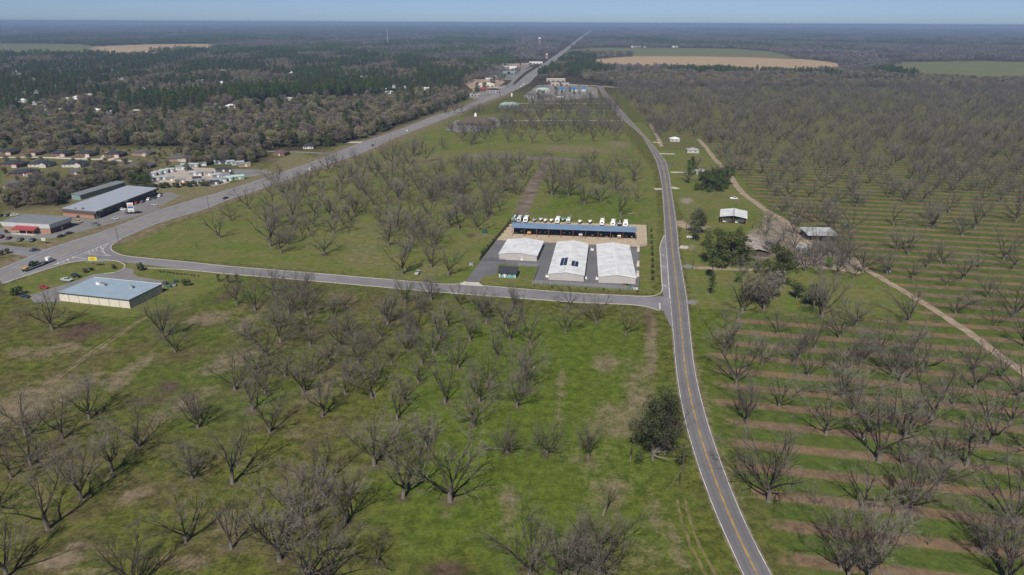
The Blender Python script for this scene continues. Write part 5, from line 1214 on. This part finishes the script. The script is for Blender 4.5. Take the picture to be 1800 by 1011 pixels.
# brown roofed hall with cupola
bh = shop(833, 222, 44, 22, 3.4, M('brown_wall', (.15,.11,.095), .8), SHINGB, 'large brown roofed hall with white cupola beside the highway', 'hip', -.15, 6.5, 8, 'hall')
q = MB().box(20.6, 23.4, 9.6, 12.4, 10.2, 12).build('cupola', DOORW, bh); MB().loft([[(20.4,9.4,12),(23.6,9.4,12),(23.6,12.6,12),(20.4,12.6,12)],[(21.9,10.9,15),(22.1,10.9,15),(22.1,11.1,15),(21.9,11.1,15)]]).build('spire', DOORW, q)
sheet('parking_lot', GP([(782,228),(800,212),(870,206),(882,218),(860,230),(800,232)]), .020, ASPH_LOT)
# ---- water tower, mast, far silhouettes
def water_tower(px, ybase, h, r, label):
    g_ = G(px, ybase); t = thing('water_tower', label, 'water tower', (g_.x, g_.y, 0))
    pr_ = [(.2,0),(.85,.25),(1,.6),(.95,.95),(.6,1.25),(.05,1.4)]
    MB().loft([[(r*k*math.cos(a), r*k*math.sin(a), h-r*1.4+z*r) for a in [2*math.pi*i/14 for i in range(14)]] for k, z in pr_]).build('tank', DOORW, t, True)
    for i in range(6):
        a = 2*math.pi*i/6; MB().tube((r*1.1*math.cos(a), r*1.1*math.sin(a), 0), (r*.8*math.cos(a), r*.8*math.sin(a), h-r), .8, n=6).build('leg', M('tower_steel', (.30,.22,.17), .7), t)
    MB().tube((0,0,0), (0,0,h-r), 1.5, n=8).build('riser', GREYM, t)
water_tower(948.5, 80, 42, 8, 'white water tower left of the far highway'); water_tower(1088, 52, 48, 10, 'tiny white water tower near the horizon right of the highway'); water_tower(1275, 51, 48, 9, 'faint white water tower on the far right horizon')
water_tower(961, 103, 17, 4, 'short white tank tower beside the highway by the pines')
g_ = G(682, 79); t = thing('radio_mast', 'slender pale radio mast rising above the far forest', 'mast', (g_.x, g_.y, 0))
for a in range(3): MB().tube((1.6*math.cos(a*2.09),1.6*math.sin(a*2.09),0), (1.1*math.cos(a*2.09),1.1*math.sin(a*2.09),78), .4, .3, 5).build('leg', DOORW, t)
b_ = MB()
for z in range(0, 78, 5): b_.box(-1.2, 1.2, -.2, .2, z, z+.5)
b_.build('bracing', DOORW, t)
for i, (x, y, W) in enumerate(((1112,83.4,16),(1122,83,30),(1133,83.6,12),(1184,83.6,14),(1190,83.4,12),(90,70,60),(115,70.5,80),(132,70,40),(1032,75,30))):
    g_ = G(x, y); t = thing('far_barn', 'tiny white building far off near the horizon, %s in the list from the field' % ordinal(i+1), 'barn', (g_.x, g_.y, 0), 0, 'tiny far white buildings'); MB().box(-W/2, W/2, 0, 14, 0, 6).build('wall', DOORW, t); MB().prism_y([(-W/2-1,6.003),(W/2+1,6.003),(0,9)], -1, 15).build('roof', WHITE_M, t)
# ---- farmyard
fs, FW = bt('open_shed', 'open farm shed with pale gable roof and white trailers beneath', 'shed', (1266,393), (1310,396.5))
fD = 18; 
for m_ in gable_y(FW, fD, 4.6, 1.3, .8): m_.build('roof_slope', WHITE_M2, fs)
MB().box(FW/2-.4, FW/2+.4, -.8, fD+.8, 5.9, 6.08).build('ridge_cap', GREYM, fs)
for x in (0, FW/2, FW):
    for y in (0, fD/2, fD): MB().box(x-.15, x+.15, y-.15, y+.15, 0, 4.6 if x != FW/2 else 5.8).build('post', POSTR, fs)
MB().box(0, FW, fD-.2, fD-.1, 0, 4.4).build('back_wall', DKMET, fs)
ba, AW = bt('rusty_barn', 'long low barn with rusty metal roof beside the evergreens', 'barn', (1312,451), (1352,452.5))
for m_ in gable_y(AW, 26, 3.0, 1.6, .6): m_.build('roof_slope', RUSTR, ba)
for x in (0, AW*.33, AW*.66, AW): MB().box(x-.12, x+.12, 0, .24, 0, 3).build('post', POSTR, ba)
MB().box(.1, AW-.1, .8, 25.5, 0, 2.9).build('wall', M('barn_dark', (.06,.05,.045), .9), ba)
hs, SW2 = bt('open_shed', 'open pole shed with grey roof at the right of the farmyard', 'shed', (1421,424), (1470,424.5))
MB().prism_x([(-1,3.6),(14,4.4),(14,4.55),(-1,3.75)], -1, SW2+1).build('roof', M('weathered_roof', (.36,.38,.40), .6, .15, .2), hs)
for x in (0, SW2/3, 2*SW2/3, SW2):
    for y in (0, 13): MB().box(x-.12, x+.12, y-.12, y+.12, 0, 3.7).build('post', WOODP, hs)
MB().box(0, SW2, 12.2, 12.4, 0, 3.5).build('back_wall', DKMET, hs)
for i, (x, y, W, D, m_) in enumerate(((1218,269,11,9,GREYM),(1186,249,10,8,WHITE_M2),(1248,325,9,8,WHITE_M2),(1232,307,8,6,GREYM),(1415,445,6,5,GREYM),(1412,437,8,4,M('tan_tin', (.27,.21,.15), .7)))):
    g_ = G(x, y); t = thing('farm_house', '%s small farm building %s' % (('white roofed','white','pale','little white','grey','tan')[i], ('behind bare trees','alone by the far lane','hidden behind dark trees','left of the dark trees','at the yard edge','beside the grey hut')[i]), 'farm building', (g_.x-W/2, g_.y, 0), -.1)
    MB().box(0, W, 0, D, 0, 2.8).build('wall', CREAMS, t); hip(W, D, 2.8, 1.8, .5, m_, t)
    for u in (.25, .7): MB().box(W*u-.5, W*u+.5, -.06, -.004, .8, 2.0).build('window', GLASS, t)
# ---- sheds for sale
SHC = [M('shed_'+n_, c_, .7, .08) for n_, c_ in (('grey', (.22,.23,.25)), ('cream', (.40,.35,.27)), ('white', (.42,.43,.44)), ('blue', (.17,.22,.29)), ('tan', (.36,.24,.15)), ('brown', (.16,.07,.045)), ('dark', (.10,.11,.12)), ('green', (.22,.27,.24)))]
CN = ('grey','cream','white','blue grey','tan','brown','dark','sage green')
SL = [(380,330,0),(460,312,0),(550,288,3),(640,272,0),(780,238,2),(850,205,3),(990,200,0),(1105,183,2),(1335,160,3),(1430,160,6),(1510,158,3),(1590,172,2),(1650,168,3),(1690,198,4),(1500,270,5),(1360,275,6),(980,318,0),(1075,325,2),(1190,322,1),(1310,352,3),(1440,358,2),(1030,400,5),(1050,440,2),(1180,445,1),(1280,455,6),(1350,438,0),(1390,418,2),(1480,398,7),(1590,385,7),(440,395,0),(530,385,3),(640,405,1),(800,428,4)]
sheet('gravel_lot', GP([(262,322),(300,298),(326,294),(375,295.5),(388,304),(420,310),(400,322),(375,327),(300,326)]), .020, M('pale_gravel', (.33,.285,.25), .95, .15, .2))
sheet('parking_lot', GP([(385,303),(412,297),(470,299),(480,304),(440,311),(420,312)]), .023, ASPH_LOT)
def make_shed(W, D, h):
    t = empty('garden_shed'); MB().box(0, W, 0, D, 0, h).build('wall', SHC[0], t)
    MB().prism_x([(-.3,h),(D+.3,h),(D/2,h+1.1)], -.2, W+.2).build('roof', GREYM, t)
    f = MB().box(W*.55, W*.55+1.4, -.06, -.004, .1, 2.0).build('door', DOORW, t); MB().box(W*.55+1.2, W*.55+1.28, -.1, -.061, .9, 1.1).build('handle', DKMET, f)
    for u in (.18, .36): MB().box(W*u-.35, W*u+.35, -.05, -.004, 1.1, 1.8).build('window', GLASS, t)
    return t
protoS = [make_shed(6.5, 3.6, 2.4), make_shed(9.5, 4.0, 2.6), make_shed(4.6, 3.2, 2.3)]
used = set()
for i, (x, y, c_) in enumerate(SL):
    pi = 1 if i in (4, 5, 13, 22, 28, 15) else 2 if i in (14, 17, 25) else 0
    t = protoS[pi] if pi not in used else copy_tree(protoS[pi]); used.add(pi)
    g_ = G(220+x/8.18, 270+y/8.18); t.location = (g_.x-3, g_.y, 0); t.rotation_euler = (0, 0, .25 if i < 8 else -.05 if 16 <= i <= 18 else .45)
    tag(t, '%s garden shed on the gravel sales lot, %s from the left' % (CN[c_], ordinal(sorted(q[0] for q in SL).index(x)+1)), 'shed', 'sheds on the gravel sales lot')
    for ch in t.children:
        if ch.name.startswith('wall'): recolor(ch, SHC[c_])
        if ch.name.startswith('roof'): recolor(ch, (GREYM, SLATE, M('mint_roof', (.30,.42,.38)), SHING)[0 if c_ in (0,3) else 3 if c_ in (5,6) else 2 if c_ == 7 else 1])
# ================================================================ VEHICLES
TYRE = M('tyre', (.018,.018,.018), .9, .1); RIM = M('rim', (.35,.35,.36), .4, .1); LAMPW = M('headlamp', (.7,.7,.68), .3); LAMPR = M('tail_lamp', (.35,.02,.02), .4)
def paint(n_, c_): return M('paint_'+n_, c_, .35, .05, .8, spec=.6)
PC = {'white': paint('white', (.68,.68,.67)), 'black': paint('black', (.012,.013,.016)), 'silver': paint('silver', (.40,.41,.42)), 'red': paint('red', (.32,.02,.02)), 'blue': paint('blue', (.02,.05,.14)), 'navy': paint('navy', (.012,.022,.06)), 'grey': paint('grey', (.14,.145,.15)), 'tan': paint('tan', (.36,.29,.20)), 'teal': paint('teal', (.02,.20,.19)), 'orange': paint('orange', (.55,.20,.03)), 'green': paint('green', (.06,.13,.09)), 'maroon': paint('maroon', (.10,.02,.025)), 'yellow': paint('yellow', (.45,.27,.03))}
def wheels(t, xs, yw, r, w=.22):
    for x in xs:
        for s_ in (-1, 1):
            o = MB().tube((x, s_*yw-w/2, r), (x, s_*yw+w/2, r), r, n=12).build('wheel', TYRE, t); MB().tube((x, s_*(yw+w/2-.02), r), (x, s_*(yw+w/2+.02), r), r*.6, n=8).build('rim', RIM, o)
def car_proto(kind):
    t = empty('parked_car'); b = MB()
    if kind == 'sedan': prof = [(-2.3,.32),(2.3,.32),(2.34,.62),(2.12,.80),(1.1,.95),(-1.6,.98),(-2.25,.93),(-2.34,.6)]; g0 = (-1.75,1.1,.83,.95); g1 = (-1.1,.35,.66,1.40); W = .9
    elif kind == 'suv': prof = [(-2.3,.38),(2.3,.38),(2.34,.75),(2.15,1.0),(1.2,1.12),(-2.2,1.14),(-2.34,.8)]; g0 = (-2.2,1.15,.88,1.12); g1 = (-1.95,.45,.74,1.68); W = .95
    else: prof = [(-2.8,.45),(2.7,.45),(2.74,.85),(2.5,1.08),(1.4,1.15),(-2.8,1.12)]; g0 = (-.75,1.35,.88,1.13); g1 = (-.5,.7,.74,1.75); W = .98
    n = len(prof); ins = .07
    b.loft([[(x, -W+ins, z) for x, z in prof], [(x, -W, (z+.65)/2 if z > .6 else z) if False else (x, -W, z*.94+.03) for x, z in prof], [(x, W, z*.94+.03) for x, z in prof], [(x, W-ins, z) for x, z in prof]][::-1])
    b.box(g1[0]-.02, g1[1]+.02, -g1[2]-.02, g1[2]+.02, g1[3]+.003, g1[3]+.06)
    for x0, x1 in ((g0[0], g1[0]), (g0[1], g1[1])):
        for s_ in (-1, 1): b.tube((x0, s_*g0[2], g0[3]), (x1, s_*g1[2], g1[3]), .05, n=4)
    if kind == 'pickup': b.box(-2.78, -.85, -.95, -.87, 1.0, 1.32); b.box(-2.78, -.85, .87, .95, 1.0, 1.32); b.box(-2.8, -2.72, -.95, .95, .9, 1.32)
    b.build('body', PC['white'], t)
    MB().loft([[(g0[0],-g0[2],g0[3]-.02),(g0[1],-g0[2],g0[3]-.02),(g0[1],g0[2],g0[3]-.02),(g0[0],g0[2],g0[3]-.02)], [(g1[0],-g1[2],g1[3]),(g1[1],-g1[2],g1[3]),(g1[1],g1[2],g1[3]),(g1[0],g1[2],g1[3])]]).build('windows', GLASS, t)
    wheels(t, (-1.45, 1.45) if kind != 'pickup' else (-1.8, 1.75), W-.12, .34 if kind == 'sedan' else .39)
    fx = prof[2][0]
    for s_ in (-1, 1):
        MB().box(fx-.04, fx+.02, s_*.62-.17, s_*.62+.17, .62, .76).build('headlight', LAMPW, t); MB().box(prof[-1][0]-.03, prof[-1][0]+.02, s_*.66-.14, s_*.66+.14, .75, .9).build('tail_light', LAMPR, t)
    return t
CARP = {k_: car_proto(k_) for k_ in ('sedan', 'suv', 'pickup')}; carused = set()
def car(kind, colr, px, py, d, where, group='parked cars'):
    t = CARP[kind] if kind not in carused else copy_tree(CARP[kind]); carused.add(kind)
    g_ = G(px, py); h_ = G(px+d[0], py+d[1])-g_; t.location = (g_.x, g_.y, .055); t.rotation_euler = (0, 0, math.atan2(h_.y, h_.x))
    tag(t, '%s %s %s' % (colr, {'sedan': 'sedan', 'suv': 'estate car', 'pickup': 'pickup truck'}[kind], where), 'pickup' if kind == 'pickup' else 'car', group)
    recolor([c for c in t.children if c.name.startswith('body')][0], PC[colr]); return t
CARS = [('sedan','navy',61,441.5,(8,-1),'waiting at the mouth of the side road'),('sedan','black',108,416.5,(9,-3),'parked beside the brick shop, lower of two'),('sedan','navy',122,411.5,(9,-2),'parked beside the brick shop, upper of two'),
 ('suv','navy',58,424,(6,-4),'in the row before the red porch, nearest the small sign'),('pickup','grey',36,423,(6,-4),'in the row before the red porch, third from the left'),('sedan','maroon',16,420,(6,-4),'in the row before the red porch, second from the left'),('pickup','maroon',2,418,(6,-4),'at the left end of the row before the red porch'),('sedan','white',26,379.5,(6,-1),'behind the brick shop by the bushes'),('suv','grey',14,380,(6,-2),'behind the brick shop, left of the white one'),('sedan','black',3,380,(5,-2),'behind the brick shop at the left edge'),
 ('pickup','grey',168,396,(8,1),'parked at the lamp pole below the strip mall'),('suv','tan',139,391,(7,1),'between brick shop and strip mall'),('sedan','black',142,381.5,(6,-1),'at the end wall of the strip mall'),('sedan','white',215,369.5,(8,0),'beneath the strip mall canopy near the tenant sign'),('sedan','silver',203,385.5,(8,1),'near the grass edge below the tenant sign'),('suv','grey',227,376,(6,-1),'behind the tenant sign, left'),('sedan','black',243,375,(6,-1),'behind the tenant sign, right'),
 ('suv','red',240,358.5,(5,-3),'parked at the strip mall, first of the upper row'),('suv','black',251,355.5,(5,-3),'parked at the strip mall, second of the upper row'),('suv','white',262,352,(5,-3),'parked at the strip mall, third of the upper row'),('sedan','blue',272,349,(5,-3),'parked at the strip mall, fourth of the upper row'),('suv','white',281.5,345.5,(5,-3),'parked at the far end of the strip mall'),('sedan','silver',272,361,(7,1),'standing at the upper mall entrance'),
 ('pickup','silver',118,494,(8,1),'in the car park of the pale building'),('suv','black',134,487.5,(8,1),'in the car park of the pale building, uppermost'),('sedan','red',77,507,(8,1),'parked in front of the pale building, behind the bare tree'),('sedan','navy',44,523,(8,1),'at the lower left corner of the pale building car park'),
 ('pickup','silver',735,481.5,(4,-4),'parked in the field just above the side street'),('sedan','black',397,349.5,(9,-3),'driving on the highway past the utility pole'),('sedan','white',546,298,(9,-4),'driving on the highway below the houses'),('suv','black',655,257,(-5,4),'driving towards the camera on the highway'),('suv','white',716,230.5,(-4,3),'driving on the highway beside the wood edge'),('sedan','black',1091.5,204.5,(-3,-5),'driving on the country road'),('sedan','black',1069,172,(-3,-5),'far off on the country road'),
 ('sedan','black',827,187.5,(4,-2),'on the far highway, first'),('sedan','maroon',804,190,(4,-2),'on the far highway below the wood corner'),('sedan','black',879,169,(4,-2),'on the far highway near the shops'),('sedan','black',878,164,(4,-2),'on the far highway, left lane'),('suv','black',916,153,(3,-3),'on the far highway at the junction'),('suv','black',921,149,(3,-3),'on the far highway above the junction'),('suv','black',942,134,(2,-3),'on the far highway by the pines'),('sedan','grey',926,139.5,(2,-3),'on the far highway, middle lane'),('suv','blue',1352,430.5,(8,1),'standing in the sandy farmyard'),('pickup','navy',1450,425,(8,0),'under the grey pole shed'),('pickup','white',1290,350.5,(8,0),'behind the open farm shed with a trailer'),('sedan','navy',1213,405.5,(8,1),'beside the green roadside clump'),('sedan','black',407.5,306,(7,1),'on the tarmac of the shed lot')]
for c_ in CARS: car(*c_)
# ---- motorhomes, trailers and boats of the storage yard
def rv_proto():
    t = empty('motorhome'); p = [(-3.6,.55),(3.1,.55),(3.5,1.0),(3.4,1.7),(2.9,2.6),(2.5,3.05),(-3.5,3.05),(-3.6,2.9)]
    MB().loft([[(x, y, z) for x, z in p] for y in (1.15, 1.22, -1.22, -1.15)]).build('body', WHITE_M, t)
    MB().loft([[(3.43,-1.0,1.62),(3.43,1.0,1.62),(3.0,.9,2.5),(3.0,-.9,2.5)], [(3.49,-1.0,1.64),(3.49,1.0,1.64),(3.06,.9,2.52),(3.06,-.9,2.52)]]).build('windscreen', GLASS, t)
    for x in (-1.8, .6): q = MB().box(x-.5, x+.5, -.4, .4, 3.053, 3.35).build('roof_unit', WHITE_M, t)
    for s_ in (-1, 1):
        MB().box(-3.3, 2.6, s_*1.225-.012*(s_ < 0), s_*1.225+.012*(s_ > 0), 1.0, 1.25).build('stripe', PC['silver'], t)
        for x in (-2.4, -.4, 1.4): MB().box(x-.5, x+.5, min(s_*1.224, s_*1.24), max(s_*1.224, s_*1.24), 1.6, 2.3).build('window', GLASS, t)
    wheels(t, (-2.0, 2.2), 1.05, .42); return t
def trailer_proto():
    t = empty('travel_trailer'); p = [(-3.0,.5),(2.8,.5),(3.1,.9),(3.1,2.2),(2.7,2.75),(-2.8,2.75),(-3.05,2.4)]
    MB().loft([[(x, y, z) for x, z in p] for y in (1.1, 1.17, -1.17, -1.1)]).build('body', WHITE_M, t)
    MB().box(3.1, 4.2, -.1, .1, .5, .62).build('tow_bar', DKMET, t); MB().box(-.6, .5, -.4, .4, 2.753, 3.05).build('roof_unit', WHITE_M, t)
    MB().box(3.103, 3.14, -.7, .7, 1.4, 2.1).build('window', GLASS, t); wheels(t, (-.5, .35), 1.0, .36); return t
def boat_proto():
    t = empty('trailer_boat'); st = []
    for x, w, z0, z1 in ((-2.9,1.05,.75,1.6),(-1,1.12,.7,1.6),(1,1.0,.72,1.68),(2.3,.55,.9,1.78),(3.0,.06,1.3,1.85)):
        st.append([(x,-w,z1),(x,-w*.75,(z0+z1)/2-.1),(x,0,z0),(x,w*.75,(z0+z1)/2-.1),(x,w,z1)])
    MB().loft(st).build('hull', PC['white'], t)
    MB().loft([[(-2.6,-.85,1.605),(1.3,-.75,1.66),(1.3,.75,1.66),(-2.6,.85,1.605)], [(-2.5,-.7,1.8),(.6,-.55,2.15),(.6,.55,2.15),(-2.5,.7,1.8)]]).build('cover', PC['blue'], t)
    MB().box(-3.25, -2.92, -.2, .2, .9, 2.0).build('outboard_motor', DKMET, t)
    f = MB().box(-2.6, 3.6, -.06, .06, .45, .57).build('trailer_frame', DKMET, t); MB().box(-1.4, -1.25, -1.1, 1.1, .4, .5).build('axle', DKMET, f)
    for y in (-.6, .6): MB().box(-2.4, 1.6, y-.05, y+.05, .58, .78).build('bunk', WOODP, f)
    wheels(t, (-1.32,), 1.15, .32); return t
PROTO = {'motorhome': rv_proto(), 'travel trailer': trailer_proto(), 'boat': boat_proto()}; pused = set()
def yardv(kind, px, py, colr, lab, rz, sc=1.0):
    t = PROTO[kind] if kind not in pused else copy_tree(PROTO[kind]); pused.add(kind)
    g_ = G(px, py); t.location = (g_.x, g_.y, .03); t.rotation_euler = (0, 0, rz); t.scale = (sc, sc, sc)
    tag(t, lab, kind, 'vehicles stored in the yard')
    for ch in t.children:
        if ch.name.startswith('cover' if kind == 'boat' else 'body'): recolor(ch, PC[colr])
    return t
DN = -math.pi/2-ROWA
BACK = [('motorhome',904.5,389.5,'green'),('motorhome',913.5,389.5,'silver'),('motorhome',925,390,'white'),('boat',939,390,'grey'),('boat',950.5,389.3,'silver'),('boat',958.5,391,'white'),('boat',969,391,'white'),('motorhome',980.5,391.5,'white'),('boat',990,389,'teal'),('travel trailer',999.5,391.5,'silver'),('boat',1019,393,'white'),('boat',1037,393,'white'),('motorhome',1058.5,395,'white'),('motorhome',1077.5,396.5,'white'),('travel trailer',1089,397.5,'black'),('motorhome',1099.5,397.5,'white')]
for i, (k_, x, y, c_) in enumerate(BACK): yardv(k_, x, y, c_, '%s %s parked behind the blue canopy, %s from the left' % (c_, k_, ordinal(i+1)), DN, 1.08 if k_ != 'boat' else 1.0)
UNDER = [('suv','grey',907.5,411),('boat','silver',917,411),('travel trailer','orange',931,413.5),('boat','navy',949,412),('boat','grey',958.5,412),('pickup','black',979.5,413),('boat','blue',991.5,413.5),('boat','black',1002,413.5),('travel trailer','silver',1021,417),('boat','blue',1041.5,417),('boat','white',1056.5,417),('suv','silver',1066,417.5),('boat','maroon',1077.5,418.5),('travel trailer','tan',1088.5,420),('boat','navy',1101,419),('boat','grey',1110.5,420)]
for i, (k_, c_, x, y) in enumerate(UNDER):
    lb = 'under the blue canopy, %s from the left' % ordinal(i+1); y -= 1.6
    if k_ in ('suv', 'pickup'): _c = car(k_, c_, x, y, (0, 3), 'parked '+lb, 'vehicles stored in the yard'); _c.rotation_euler = (0, 0, DN)
    else: yardv(k_, x, y, c_, '%s %s stored %s' % (c_, k_, lb), DN, .85)
for i, (x, y) in enumerate(((1277,390.5),(1299,392))): yardv('travel trailer', x, y, 'white', 'white trailer under the open farm shed, %s' % ('left one', 'right one')[i], .05, .95)
# ---- tractor trailer on the highway
_a, _b = G(44,478), G(93,459); _d = _b-_a; _an = math.atan2(_d.y, _d.x); _c = (_a+_b)/2
tr = thing('flatbed_truck', 'white lorry hauling a flatbed on the highway', 'truck', (_c.x, _c.y, .055), _an)
MB().loft([[(x, y, z) for x, z in ((4.6,.6),(9.2,.6),(9.3,1.5),(7.8,1.75),(7.3,2.9),(5.4,3.0),(5.2,1.2),(4.6,1.1))] for y in (1.1, 1.2, -1.2, -1.1)]).build('cab', WHITE_M, tr)
MB().loft([[(7.82,-1,1.78),(7.82,1,1.78),(7.38,.95,2.75),(7.38,-.95,2.75)], [(7.9,-1,1.8),(7.9,1,1.8),(7.46,.95,2.77),(7.46,-.95,2.77)]]).build('windscreen', GLASS, tr)
MB().box(-9.5, 5.0, -1.25, 1.25, 1.15, 1.35).build('flatbed', DKMET, tr)
wheels(tr, (-8.6, -7.4, 4.9, 6.0, 8.4), 1.0, .5, .35)
for y in (-1.0, 1.0): MB().tube((5.0, y, 1.2), (5.0, y, 3.4), .09, n=6).build('exhaust', GREYM, tr)
def offset(x): return (_c.x+math.cos(_an)*x, _c.y+math.sin(_an)*x, 1.405)
gt = thing('green_tractor', 'green farm tractor carried on the flatbed truck', 'tractor', offset(-2.6), _an)
PGN = paint('tractor_green', (.03,.12,.03))
MB().loft([[(x, y, z) for x, z in ((-.6,.9),(2.4,.9),(2.5,1.5),(2.2,1.75),(-.6,1.8))] for y in (.42, .5, -.5, -.42)]).build('bonnet', PGN, gt)
MB().loft([[(-2.0,-.75,1.3),(-.5,-.75,1.3),(-.5,.75,1.3),(-2.0,.75,1.3)], [(-1.9,-.7,2.6),(-.7,-.7,2.6),(-.7,.7,2.6),(-1.9,.7,2.6)]]).build('cab_glass', GLASS, gt)
MB().box(-2.0, -.6, -.8, .8, 2.603, 2.72).build('cab_roof', PGN, gt)
for x, r in ((-1.6,.85),(1.8,.55)):
    for y in (-.95, .95):
        o = MB().tube((x, y-.22, r), (x, y+.22, r), r, n=14).build('wheel', TYRE, gt); MB().tube((x, y*1.26, r), (x, y*1.28, r), r*.5, n=10).build('rim', PC['yellow'], o)
ye = thing('yellow_implement', 'yellow farm implement at the rear of the flatbed', 'implement', offset(-7.9), _an); ye.scale = (.7, .7, .7)
MB().box(-1.4, 1.2, -1.0, 1.0, .1, .45).build('frame', PC['yellow'], ye)
for x in (-1.1, -.3, .5): MB().tube((x, -1.1, .6), (x, 1.1, .6), .5, n=10).build('roller', PC['yellow'], ye)
MB().box(.6, 1.2, -.3, .3, .45, 1.7).build('mast', PC['yellow'], ye)
# ---- small farm oddments
for i, (x, y, c_) in enumerate(((1490,401,'green'),(1330,470,'grey'),(1395,380,'tan'),(1395,393,'grey'),(1560,478,'grey'),(29,364,'yellow'))):
    g_ = G(x, y); t = thing('farm_implement' if i < 5 else 'digger', '%s %s' % (c_, ('machine behind the grey pole shed','implement on the dirt lane by the evergreens','implement beside the farm track','old implement near the tree by the track','implement among branches at the lane bend','digger on the sandy lot behind the brick shop')[i]), 'machine', (g_.x, g_.y, 0), .7*i)
    MB().box(-1.6, 1.6, -.9, .9, .6, 1.3).build('body', PC[c_], t); MB().box(-.9, .3, -.6, .6, 1.3, 2.3).build('cab', GLASS, t); MB().tube((1.4,0,1.1), (3.0,0,1.6), .12, n=6).build('boom', PC[c_], t); wheels(t, (-1.0, 1.0), .9, .55)
g_ = G(1179,289); t = thing('pond_tarp', 'blue tarpaulin on the grass right of the country road', 'tarpaulin', (g_.x, g_.y, 0)); MB().loft([[(2.4*k*math.cos(a)*1.3, 1.6*k*math.sin(a), z) for a in [2*math.pi*i/12 for i in range(12)]] for k, z in ((1, .01), (.95, .25), (.5, .45))]).build('cover', PC['blue'], t)
g_ = G(1110,376); t = thing('fallen_branch', 'pale fallen branch on the grass beside the bare tree', 'branch', (g_.x, g_.y, .1), .5)
MB().tube((-2.5,0,.15), (2.2,.3,.35), .2, .1, 6).build('stem', M('bleached_wood', (.42,.38,.32), .9), t); MB().tube((1.0,.2,.3), (2.6,1.4,.9), .1, .04, 5).build('side_branch', M('bleached_wood', (.42,.38,.32)), t)
# ================================================================ HAZE
_hz = MB().box(-27000, 27000, -27000, 27000, -1.0, 120.5)
_hm = bpy.data.materials.new('haze'); _hm.use_nodes = True
_hn = _hm.node_tree; _hn.nodes.remove(_hn.nodes['Principled BSDF'])
_pv = _hn.nodes.new('ShaderNodeVolumePrincipled'); _pv.inputs['Color'].default_value = (.33, .47, .73, 1); _pv.inputs['Density'].default_value = 1.1e-4
_pv.inputs['Anisotropy'].default_value = 0.0
_hn.links.new(_pv.outputs[0], _hn.nodes['Material Output'].inputs['Volume'])
haze = _hz.build('haze', _hm); haze['kind'] = 'stuff'
